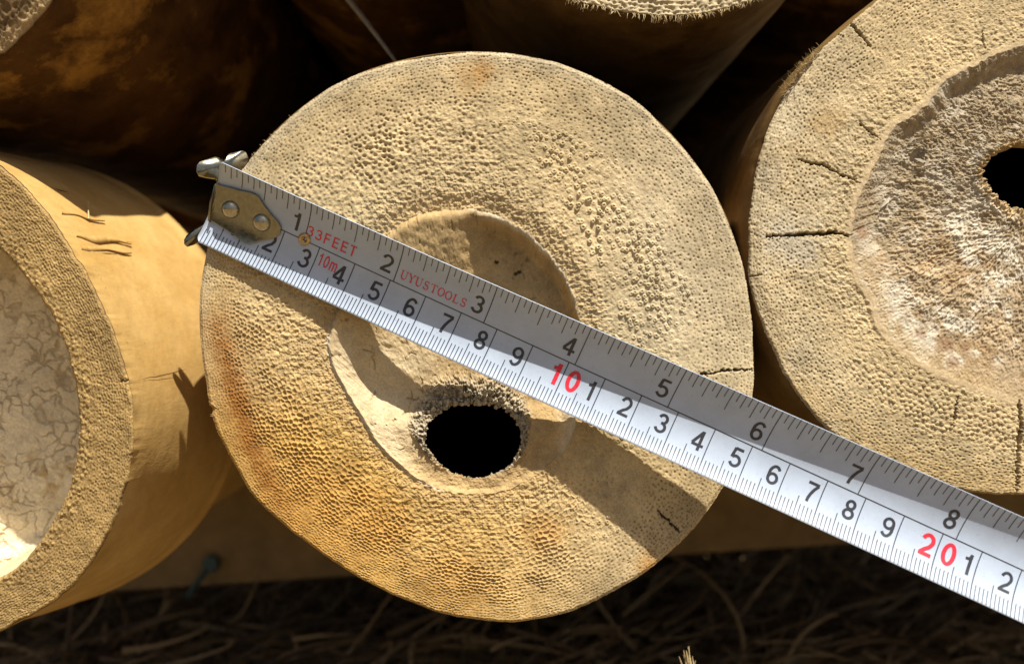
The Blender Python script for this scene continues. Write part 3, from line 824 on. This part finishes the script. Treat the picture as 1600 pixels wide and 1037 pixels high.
_fr = {}
def frame(s):
    key = round(s, 5)
    if key not in _fr:
        T = axis(s + .05) - axis(s - .05); T /= np.linalg.norm(T)
        U = np.array([-T[2], 0, T[0]]); U /= np.linalg.norm(U)
        N = np.cross(T, U); N /= np.linalg.norm(N)
        if N[1] > 0: N = -N
        _fr[key] = (axis(s), T, U, N)
    return _fr[key]


def blade(s, w, off=0.0):
    C, T, U, N = frame(s); r = roll(s)
    # arc with curvature KAPPA (rad per cm), tilt r at the centre line
    u = (math.sin(r + KAPPA * w) - math.sin(r)) / KAPPA; v = (math.cos(r) - math.cos(r + KAPPA * w)) / KAPPA
    ph = r + KAPPA * w
    nn = -math.sin(ph) * U + math.cos(ph) * N
    return C + u * U + v * N + off * nn


def project(p):
    k = F / (D0 + p[1]); return 800 + p[0] * k, 518.5 - p[2] * k


def inverse(px, py, off=.05):
    s, w = 1.0, 0.0
    for _ in range(25):
        p0 = np.array(project(blade(s, w, off))); e = np.array([px, py]) - p0
        J = np.c_[np.array(project(blade(s + .02, w, off))) - p0, np.array(project(blade(s, w + .02, off))) - p0] / .02
        ds = np.linalg.solve(J, e); s += float(np.clip(ds[0], -.5, .5)); w += float(np.clip(ds[1], -.5, .5))
    return s, w


def stroke_glyph(ch):
    """centre lines (height 1, baseline 0) of a plain sans letter or figure"""
    def el(cx, cy, rx, ry, a0, a1, m=18):
        return [(cx + rx * math.cos(math.radians(a0 + (a1 - a0) * k / m)), cy + ry * math.sin(math.radians(a0 + (a1 - a0) * k / m))) for k in range(m + 1)]
    g = {
        '0': [el(0, .5, .225, .425, 0, 360, 30)],
        '1': [[(.06, 0), (.06, 1.0)], [(-.20, .755), (-.06, .765), (.02, .82), (.05, .95)]],
        '2': [el(0, .67, .225, .25, 170, -20, 14) + [(.12, .42), (-.06, .27), (-.19, .12), (-.215, .05)], [(-.28, .075), (.29, .075)]],
        '3': [el(-.01, .715, .20, .21, 165, -90, 14)[:-1] + [(-.05, .515)], [(-.05, .515)] + el(-.01, .295, .235, .22, 90, -165, 16)],
        '4': [[(.10, 0), (.10, 1)], [(-.30, .27), (.31, .27)], [(.08, .95), (-.28, .30)]],
        '5': [[(-.17, .925), (.25, .925)], [(-.155, .95), (-.215, .47)], el(0, .325, .24, .25, 140, -155, 18)],
        '6': [el(.005, .31, .225, .235, 0, 360, 24), el(.02, .55, .25, .375, 38, 165, 12) + [(-.225, .5), (-.22, .33)]],
        '7': [[(-.28, .925), (.285, .925)], [(.25, .90), (.10, .66), (0, .42), (-.06, .2), (-.075, 0)]],
        '8': [el(0, .73, .185, .195, 0, 360, 22), el(0, .285, .225, .21, 0, 360, 24)],
        'F': [[(-.2, 0), (-.2, 1)], [(-.2, .93), (.26, .93)], [(-.2, .51), (.2, .51)]],
        'E': [[(-.2, 0), (-.2, 1)], [(-.2, .93), (.27, .93)], [(-.2, .52), (.23, .52)], [(-.2, .07), (.28, .07)]],
        'T': [[(0, 0), (0, 1)], [(-.29, .93), (.29, .93)]],
        'm': [[(-.33, 0), (-.33, .70)], el(-.165, .50, .165, .15, 180, 0, 10) + [(0, 0)], el(.165, .50, .165, .15, 180, 0, 10) + [(.33, 0)]],
    }
    if ch == '9': return [[(-x, 1 - y) for x, y in l] for l in stroke_glyph('6')]
    return g[ch]


def glyph_mesh(txt, height, wid=.15, xs=1.0, adv=.68):
    """figures as flat stroked ribbons; -> verts (x, y, layer) and faces"""
    V, Fc, lay = [], [], 0
    advs = [adv * (1.25 if ch == 'm' else .8 if ch == '1' and len(txt) > 1 else 1) for ch in txt]; x0 = -sum(advs) / 2
    for ch, ad in zip(txt, advs):
        for line in stroke_glyph(ch):
            p = np.array(line, float); q = [p[0]]
            for a, b in zip(p[:-1], p[1:]):          # short pieces so that the ribbon can bend with the blade
                m = max(1, int(np.hypot(*(b - a)) / .14))
                for k in range(1, m + 1): q.append(a + (b - a) * k / m)
            q = np.array(q); closed = np.hypot(*(q[0] - q[-1])) < 1e-6; o = len(V)
            for i in range(len(q)):
                a = q[i - 1] if i else (q[-2] if closed else q[0]); b = q[i + 1] if i < len(q) - 1 else (q[1] if closed else q[-1])
                d = b - a; d = d / (np.hypot(*d) + 1e-9); w = wid * (1 - .12 * abs(d[0])) / 2
                nrm = np.array([-d[1], d[0]]) * w
                for sgn in (1, -1):
                    v = q[i] + sgn * nrm; V.append((((v[0]) * xs + x0 + ad / 2) * height, (v[1] - .5) * height, lay))
                if i: Fc.append((o + 2 * i - 2, o + 2 * i - 1, o + 2 * i + 1, o + 2 * i))
            lay += 1
        x0 += ad
    return np.array(V), Fc


def serif_word(word, height, cell):
    """a small roman face drawn with thick and thin strokes: U Y S T O L"""
    V, Fc = [], []
    def bar(x0, y0, x1, y1, w):
        d = np.array([x1 - x0, y1 - y0]); L = np.hypot(*d); nrm = np.array([-d[1], d[0]]) / L * w / 2; o = len(V)
        V.extend([np.array([x0, y0]) + nrm, np.array([x0, y0]) - nrm, np.array([x1, y1]) - nrm, np.array([x1, y1]) + nrm]); Fc.append((o, o + 1, o + 2, o + 3))
    def arc(pts, ws):
        o = len(V); pts = np.array(pts, float)
        for i, p in enumerate(pts):
            d = pts[min(i + 1, len(pts) - 1)] - pts[max(i - 1, 0)]; nrm = np.array([-d[1], d[0]]) / (np.hypot(*d) + 1e-9) * ws[i] / 2
            V.extend([p + nrm, p - nrm])
            if i: Fc.append((o + 2 * i - 2, o + 2 * i - 1, o + 2 * i + 1, o + 2 * i))
    TK, TN = .15, .07
    for i, ch in enumerate(word):
        n0 = len(V)
        if ch == 'U':
            a = [math.pi + math.pi * k / 12 for k in range(13)]
            arc([(-.3, 1.0)] + [(.3 * math.cos(x), .30 + .30 * math.sin(x)) for x in a] + [(.3, 1.0)], [TK] * 5 + [.12] * 4 + [TN] * 6)
            bar(-.46, .97, -.12, .97, TN); bar(.14, .97, .46, .97, TN)
        elif ch == 'Y':
            bar(-.33, .97, 0, .45, TK); bar(.33, .97, 0, .45, TN); bar(0, .5, 0, 0, TK)
            bar(-.48, .97, -.16, .97, TN); bar(.18, .97, .48, .97, TN); bar(-.18, .03, .18, .03, TN)
        elif ch == 'T':
            bar(0, 0, 0, 1, TK); bar(-.42, .96, .42, .96, TN); bar(-.40, .98, -.40, .74, TN); bar(.40, .98, .40, .74, TN); bar(-.18, .03, .18, .03, TN)
        elif ch == 'L':
            bar(-.2, 0, -.2, 1, TK); bar(-.38, .97, -.02, .97, TN); bar(-.38, .03, .36, .03, TN); bar(.34, 0, .34, .26, TN)
        elif ch == 'O':
            a = [2 * math.pi * k / 28 for k in range(29)]
            arc([(.38 * math.cos(x), .5 + .47 * math.sin(x)) for x in a], [TN + (TK - TN) * abs(math.cos(x)) for x in a])
        elif ch == 'S':
            a1 = [math.radians(20 + 250 * k / 14) for k in range(15)]; a2 = [math.radians(90 - 250 * k / 14) for k in range(15)]
            arc([(.25 * math.cos(x), .73 + .23 * math.sin(x)) for x in a1] + [(.28 * math.cos(x), .25 + .24 * math.sin(x)) for x in a2], [.08 + .06 * k / 14 for k in range(15)] + [.14 - .06 * k / 14 for k in range(15)])
            bar(.26, .98, .26, .72, TN); bar(-.27, .28, -.27, .02, TN)
        for k in range(n0, len(V)): V[k] = np.array([V[k][0] * cell * .98 + (i - (len(word) - 1) / 2) * cell, (V[k][1] - .5) * height, (k // 2) % 40 * .25])
    return np.array(V), Fc


def tape():
    t0 = thing('tape_measure', 'curved white steel tape blade with black figures and metal end hook across the pole ends', 'tape measure',
               tuple(axis(0)))
    ss = np.arange(-.02, 31, .12); ws = np.linspace(-WL, WU, 41); TH = .018
    top = []
    for s in ss:
        for w in ws:
            # rounded lower and upper corners at the free end
            sw = s
            e = max(0.0, abs(w - (WU - WL) / 2) - (WU + WL) / 2 + .16) / .16
            if s < .2: sw = s + (1 - s / .2) * .10 * e * e
            top.append(blade(sw, w, 0))
    bot = []
    k = 0
    for s in ss:
        for w in ws:
            C, T, U, N = frame(s); ph = roll(s) + KAPPA * w
            bot.append(top[k] - TH * (-math.sin(ph) * U + math.cos(ph) * N)); k += 1
    n1, n2 = len(ss), len(ws); f = grid_faces(n1, n2, False); f2 = grid_faces(n1, n2, False, True) + n1 * n2
    rimf = []
    per = [i * n2 for i in range(n1)], [i * n2 + n2 - 1 for i in range(n1)], list(range(n2)), [(n1 - 1) * n2 + j for j in range(n2)]
    for line in per:
        for a, b in zip(line[:-1], line[1:]): rimf.append((a, b, b + n1 * n2, a + n1 * n2))
    ob = make_mesh('blade', np.array(top + bot), np.concatenate([f, f2, np.array(rimf)]), M_BLADE, t0)
    # ---- marks
    OFF = .004
    K, KF = [], []
    reds = [([], []) for _ in range(4)]
    def stroke(V, Fc, s0, w0, s1, w1, wid, m=10):
        o = len(V)
        for k in range(m + 1):
            u = k / m; s, w = mix(s0, s1, u), mix(w0, w1, u)
            if abs(s1 - s0) > abs(w1 - w0): V += [blade(s, w - wid / 2, OFF), blade(s, w + wid / 2, OFF)]
            else: V += [blade(s - wid / 2, w, OFF), blade(s + wid / 2, w, OFF)]
            if k: Fc.append((o + 2 * k - 2, o + 2 * k - 1, o + 2 * k + 1, o + 2 * k))
    def text(V, Fc, gv, gf, s, w, ang=0.0):
        o = len(V); ca, sa = math.cos(ang), math.sin(ang)
        for x, y, la in gv: V.append(blade(s + ca * x - sa * y, w + sa * x + ca * y, OFF + .001 + .0007 * la))
        for q in gf: Fc.append(tuple(o + i for i in q))
    for i in range(1, 120): stroke(K, KF, i * .25 - .02 + 0, 0, (i + 1) * .25 - .02, 0, .026, 1)
    for mm in range(1, 300):
        s = mm / 10.
        if mm % 10 == 0: stroke(K, KF, s, 0, s, -WL + .01, .026, 12)
        else: stroke(K, KF, s, -WL + .01, s, -WL + (.58 if mm % 5 == 0 else .40), .023, 6)
    for k in range(1, 16 * 11):
        s = k / 16 * 2.54
        if k % 16 == 0: stroke(K, KF, s, 0, s, WU - .01, .026, 12)
        else:
            L = .62 if k % 8 == 0 else .55 if k % 4 == 0 else .42 if k % 2 == 0 else .30
            stroke(K, KF, s, WU - .01, s, WU - L, .022, 8)
    for cmv in range(1, 29):
        if cmv % 10 == 0:
            rv, rf = reds[min(cmv // 10 - 1, 1)]
            text(rv, rf, *glyph_mesh(str(cmv // 10), .55, .19), cmv - .18 if cmv == 10 else cmv - .26, -.40); text(rv, rf, *glyph_mesh('0', .55, .19), cmv + .29, -.40)
        else:
            text(K, KF, *glyph_mesh(str(cmv % 10), .50, .155), cmv - .26 + (.05 if cmv == 11 or cmv == 21 else 0), -.42)
    for iv in range(1, 12): text(K, KF, *glyph_mesh(str(iv), .51, .155), iv * 2.54 - .30, .40)
    text(*reds[2], *glyph_mesh('33FEET', .30, .13, 1.0, .80), 3.24, .30)
    text(*reds[2], *glyph_mesh('10m', .33, .14, .72, .56), 3.34, -.27)
    text(*reds[3], *serif_word('UYUSTOOLS', .235, .207), 6.12, .28)
    make_mesh('scale_print', K, KF, M_BLACK, ob, smooth=False)
    for nm_, (rv, rf) in zip(('red_number', 'red_number', 'length_marking', 'red_lettering'), reds): make_mesh(nm_, rv, rf, M_RED, ob, smooth=False)
    # ---- end hook: plate on the blade
    out = [(337, 286), (344, 290), (358, 293), (376, 298), (393, 302), (403, 307), (413, 322), (425, 337), (434, 346), (439, 356), (437, 366), (430, 371.5), (417, 374), (405, 376), (397, 379), (390, 380.5), (382, 379.5), (376, 376),
           (365, 367), (345, 354), (335, 348), (327, 343.5)]
    sw = [inverse(a, b, .07) for a, b in out]
    bm = bmesh.new(); vs = [bm.verts.new((a, b, 0)) for a, b in sw]; bm.faces.new(vs)
    bmesh.ops.triangulate(bm, faces=bm.faces[:])
    for _ in range(2):
        bmesh.ops.subdivide_edges(bm, edges=[e for e in bm.edges if e.calc_length() > .18 and not e.is_boundary], cuts=1)
        bmesh.ops.triangulate(bm, faces=bm.faces[:])
    r_ = bmesh.ops.extrude_face_region(bm, geom=bm.faces[:])
    topv = [x for x in r_['geom'] if isinstance(x, bmesh.types.BMVert)]
    ts = set(topv); cent = np.mean(sw, axis=0)
    for vtx in bm.verts:
        o_ = .075 if vtx in ts else .02
        vtx.co = Vector(blade(vtx.co.x, vtx.co.y, o_))
    bm.normal_update(); bmesh.ops.recalc_face_normals(bm, faces=bm.faces[:]); bm.verts.index_update()
    hv = [v_.co[:] for v_ in bm.verts]; hf = [[q.index for q in f_.verts] for f_ in bm.faces]; bm.free()
    # flange wings: bent plates with their own thickness
    def plate(pts, th, bulge=(0, 0, 0)):
        """pts: (px, py, depth) outline; th offset vector"""
        o = len(hv); m = len(pts); A_ = [P(a, b, y) for a, b, y in pts]; th = np.array(th)
        cA = np.mean(A_, axis=0)
        for p_ in A_: hv.append(tuple(p_))
        for p_ in A_: hv.append(tuple(p_ + th))
        bl = np.array(bulge)
        mid = [cA + .62 * (p_ - cA) + bl * .8 for p_ in A_]
        hv.append(tuple(cA + bl)); hv.append(tuple(cA + th)); c0, c1 = o + 2 * m, o + 2 * m + 1
        o2 = len(hv)
        for p_ in mid: hv.append(tuple(p_))
        for i in range(m):
            j = (i + 1) % m
            hf.append((o + i, o + j, o2 + j, o2 + i)); hf.append((o2 + i, o2 + j, c0)); hf.append((o + m + j, o + m + i, c1)); hf.append((o + i, o + m + i, o + m + j, o + j))
    up = [(310, 274, -.75), (306.5, 267, -.78), (307, 258, -.76), (311, 253, -.72), (322, 249, -.62), (336, 245, -.5), (343, 246, -.44), (349, 249, -.38), (353, 246, -.35), (356, 241, -.32), (361, 239, -.27), (372, 237, -.17),
          (380, 235, -.1), (385, 238, -.05), (388, 246, -.02), (386, 256, -.04), (380, 268, -.1), (372, 284, -.1), (352, 290, -.28), (341, 287, -.42), (336, 279, -.5), (322, 277, -.62)]
    up = [(a, b, y + .65) for a, b, y in up]
    plate(up, (-.015, .075, -.015), (.02, -.13, -.03))
    lo = [(329, 343, -.15), (318, 350, -.2), (303, 358, -.28), (291, 368, -.36), (287, 375, -.4), (287.5, 382, -.4), (292, 386, -.38), (302, 383, -.3), (313, 377, -.22), (324, 371, -.16), (332, 362, -.08), (334, 350, -.1)]
    lo = [(a, b, y + .75) for a, b, y in lo]
    plate(lo, (.01, .07, .02), (.03, -.10, .05))
    fl = [(337, 287, -.45), (330, 315, -.42), (327, 343, -.3), (334, 352, .1), (345, 330, .15), (352, 300, .1)]
    plate(fl, (-.05, .01, -.02))
    hook = make_mesh('end_hook', hv, hf, M_HOOK, t0, smooth=False)
    md = hook.modifiers.new('edge', 'BEVEL'); md.width = .00012; md.segments = 2; md.limit_method = 'ANGLE'; md.angle_limit = math.radians(50)
    for p in hook.data.polygons: p.use_smooth = True
    try: hook.data.set_sharp_from_angle(angle=math.radians(40))
    except Exception: pass
    # ---- rivets and eyelet (flattened domes on the blade)
    def dome(name, px, py, rad, hgt, off, mat, par, ring=False):
        s, w = inverse(px, py, off); V = []; m, q = 36, 14; Fc = []
        prof = [(rad * math.sin(k / q * math.pi / 2), off + hgt * math.cos(k / q * math.pi / 2)) for k in range(q + 1)] + [(rad, off - .03)]
        if ring: prof = [(0.001, off - .01), (rad * .30, off - .005), (rad * .42, off + hgt * .5), (rad * .6, off + hgt), (rad * .82, off + hgt * .9), (rad, off + hgt * .3), (rad, off - .03)]
        for rr, oo in prof:
            for j in range(m):
                a = 2 * math.pi * j / m; V.append(blade(s + rr * math.cos(a), w + rr * math.sin(a), oo))
        return make_mesh(name, V, grid_faces(len(prof), m), mat, par)
    dome('rivet', 360.5, 327.5, .24, .17, .07, M_RIVET, hook)
    dome('rivet', 409, 348, .24, .17, .07, M_RIVET, hook)
    dome('eyelet', 476, 373.5, .165, .06, .0, M_BRASS, t0, True)
    return t0


# ================================================================== build everything
middle_pole()
right_pole()
left_pole()
tap = lambda k: (lambda y: 1 - k * sstep(0, 30, y) - .001 * y)
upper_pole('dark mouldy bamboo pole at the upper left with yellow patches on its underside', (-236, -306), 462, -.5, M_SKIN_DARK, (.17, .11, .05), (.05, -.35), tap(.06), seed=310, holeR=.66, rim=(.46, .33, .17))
t_, c_, A_, RA_ = upper_pole('brown bamboo pole at the top centre with a frayed sunlit rim', (1035, -352), 377, 0.0, M_SKIN_BROWN, (.52, .43, .27), (0, 0), tap(.05), seed=330, holeR=.78)
rim_fibres(t_, c_, A_, RA_, [(-2.0, -1.15, 200)], .17, .009, 0.0, droop=.9, seed=21, fwd=.8)
rim_fibres(t_, c_, A_, RA_, [(-1.15, -1.0, 14)], .34, .016, -.05, name='fibre_tuft', droop=1.2, seed=22, fwd=.9)
upper_pole('dim bamboo pole added to darken the gap between the two upper poles', (560, -420), 330, 4.0, M_SKIN_DARK, (.3, .22, .12), (0, 0), tap(.0), seed=350)  # added behind the gap to close it off from the sky
upper_pole('dim bamboo pole added to darken the gap above the cracked pole', (1480, -420), 370, 6.0, M_SKIN_DARK, (.3, .22, .12), (0, 0), tap(.0), seed=370)  # likewise added, keeps the gap over the cracked pole black
upper_pole('unseen bamboo pole added past the right edge to shade the straw', (2520, 420), 520, .8, M_SKIN_TAN, (.4, .3, .16), (0, 0), tap(.0), seed=390)  # added out of view to keep sun off the straw
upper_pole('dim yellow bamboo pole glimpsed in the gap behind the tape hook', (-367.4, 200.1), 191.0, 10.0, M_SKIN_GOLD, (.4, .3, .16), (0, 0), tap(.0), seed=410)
tape()


# ---- timber under the stack, its bolt, the pale stick, straw and ground
def box_mesh(name, corners, mat, parent=None, bev=.15):
    co = np.array(corners, float)
    f = [(0, 1, 2, 3), (7, 6, 5, 4), (0, 4, 5, 1), (1, 5, 6, 2), (2, 6, 7, 3), (3, 7, 4, 0)]
    o = make_mesh(name, co, f, mat, parent, smooth=False)
    bm = bmesh.new(); bm.from_mesh(o.data); bmesh.ops.recalc_face_normals(bm, faces=bm.faces[:])
    bmesh.ops.bevel(bm, geom=bm.edges[:], offset=bev * CM, segments=3, affect='EDGES', profile=.5); bm.to_mesh(o.data); bm.free()
    return o


def at(px, py, y): return tuple(P(px, py, y))


yb = 24.0
l0, l1, r1, r0 = P(-500, 790, yb), P(-500, 968, yb), P(2100, 800, yb), P(2100, 690, yb)
beam = box_mesh('timber_beam', [l0, l1, r1, r0] + [p + np.array([0, 5, 0]) for p in (l0, l1, r1, r0)], M_BEAM)
tag(beam, 'dim horizontal timber beam behind and below the left and middle poles', 'beam')

bolt = thing('bolt', 'small blue-green corroded bolt fixed to the dim beam below the golden pole', 'bolt', at(330, 880, yb - .2))
bm = bmesh.new(); pb = Vector(P(330, 880, yb - .55))
bmesh.ops.create_cone(bm, cap_ends=True, segments=6, radius1=.48, radius2=.44, depth=.5, matrix=Matrix.Translation(pb) @ Matrix.Rotation(math.radians(80), 4, 'X') @ Matrix.Rotation(.3, 4, 'Z'))
bmesh.ops.bevel(bm, geom=bm.edges[:], offset=.05, segments=2, affect='EDGES')
bm.verts.index_update(); V = [v.co[:] for v in bm.verts]; Fc = [[v.index for v in f.verts] for f in bm.faces]; bm.free()
make_mesh('bolt_head', V, Fc, M_BOLT, bolt, smooth=False)
V, Fc = [], []; pa, pc = P(330, 880, yb - .5), P(292, 932, yb - 1.6)
ax = (pc - pa) / np.linalg.norm(pc - pa); u = np.cross(ax, [0, 1, 0]); u /= np.linalg.norm(u); v = np.cross(ax, u)
for k in range(41):
    p = pa + (pc - pa) * k / 40; rr = .15 if k % 2 else .17
    V += [p + rr * (math.cos(j * math.pi / 6) * u + math.sin(j * math.pi / 6) * v) for j in range(12)]
make_mesh('bolt_shank', V, grid_faces(41, 12), M_BOLT, bolt)

V, Fc = [], []; r = random.Random(40); pa, pc = P(520, -30, 6.0), P(640, 118, 6.0)
strand(V, Fc, pa, pc - pa, float(np.linalg.norm(pc - pa)) * 1.1, .14, r, .06, 10)
stick = make_mesh('dry_stick', V, Fc, simple('pale_stick', (.30, .27, .22), .8, nscale=300))
tag(stick, 'thin pale stick hanging in the dark gap above the middle pole', 'stick')

# ground: one sheet out past the scene, with an added bank behind blocking sky
gx = np.linspace(-160, 160, 121); gy = np.concatenate([np.linspace(-120, 90, 106), np.linspace(92, 400, 60)])
GX, GY = np.meshgrid(gx, gy)
GZ = -18.5 + 1.6 * (fbm(GX * .09, GY * .09, 400) - .5) + .5 * (fbm(GX * .6, GY * .6, 401) - .5) + 75 * sstep(98, 125, GY)
ground = make_mesh('ground', np.stack([GX, GY, GZ], -1).reshape(-1, 3), grid_faces(len(gy), len(gx), False), M_SOIL); ground['kind'] = 'structure'

V, Fc, tints = [], [], []; r = random.Random(77)
for k in range(9500):
    x, y = r.uniform(-34, 44), 21 + 50 * r.random() ** 1.1
    an = r.gauss(.3, 1.1); el = r.gauss(.10, .28)
    d = (math.cos(an) * math.cos(el), math.sin(an) * math.cos(el), math.sin(el))
    n0 = len(V); z = -17.8 + r.random() ** 2 * 2.2
    strand(V, Fc, (x, y, z), d, r.uniform(2, 8), r.choice((.03, .05, .07, .10, .14, .19)), r, .6, 6, .25)
    b = r.choice(((.36, .25, .12), (.22, .15, .07), (.46, .33, .17), (.10, .07, .04), (.16, .11, .06)))
    kk = r.uniform(.6, 1.15); tints += [[c * kk for c in b]] * (len(V) - n0)
straw = make_mesh('straw', V, Fc, M_STRAW, None, {'tint': np.array(tints)}); straw['kind'] = 'stuff'
tag(straw, 'tangled dry straw and grass stems covering the dark ground under the poles', 'straw')

V, Fc = [], []; r = random.Random(78)
base = P(1082, 1100, 2.4)
for k in range(26):
    strand(V, Fc, base + np.array([r.gauss(0, .05), r.gauss(0, .08), r.uniform(0, .6)]), (r.gauss(-.15, .06), r.gauss(0, .1), 1), r.uniform(.7, 1.15), .05, r, .15, 5, .05)
stalk = make_mesh('straw_tuft', V, Fc, M_FIBRE); tag(stalk, 'sunlit pale straw tuft poking up below the middle pole', 'straw')

# ------------------------------------------------------------------ light and camera
TO_SUN = Vector((.236, -.423, .875)).normalized()
sun = bpy.data.lights.new('sun', 'SUN'); sun.energy = 5.0; sun.angle = math.radians(.5); sun.color = (1.0, .925, .80)
so = bpy.data.objects.new('sun', sun); COL.objects.link(so); so.rotation_euler = TO_SUN.to_track_quat('Z', 'Y').to_euler(); so.location = (0, -1, 2)
w = bpy.data.worlds.new('World'); scene.world = w; w.use_nodes = True
nt = w.node_tree; sky = nt.nodes.new('ShaderNodeTexSky'); sky.sky_type = 'NISHITA'; sky.sun_disc = False; sky.dust_density = 3.0; sky.air_density = .8; sky.ozone_density = .6
sky.sun_elevation = math.asin(TO_SUN.z); sky.sun_rotation = math.atan2(TO_SUN.x, TO_SUN.y)
nt.links.new(sky.outputs[0], nt.nodes['Background'].inputs[0]); nt.nodes['Background'].inputs[1].default_value = .05

cam = bpy.data.cameras.new('camera'); co_ = bpy.data.objects.new('camera', cam); COL.objects.link(co_)
co_.location = (0, -D0 * CM, 0); co_.rotation_euler = (math.radians(90), 0, 0)
cam.sensor_width = 36; cam.lens = 36 * F / 1600; cam.clip_start = .01; cam.clip_end = 50
cam.dof.use_dof = True; cam.dof.focus_distance = (D0 - .1) * CM; cam.dof.aperture_fstop = 10
scene.camera = co_
scene.view_settings.view_transform = 'Standard'; scene.view_settings.look = 'None'
scene.view_settings.exposure = 0.64; scene.view_settings.gamma = 1; scene.view_settings.use_curve_mapping = False
scene.cycles.max_bounces = 8
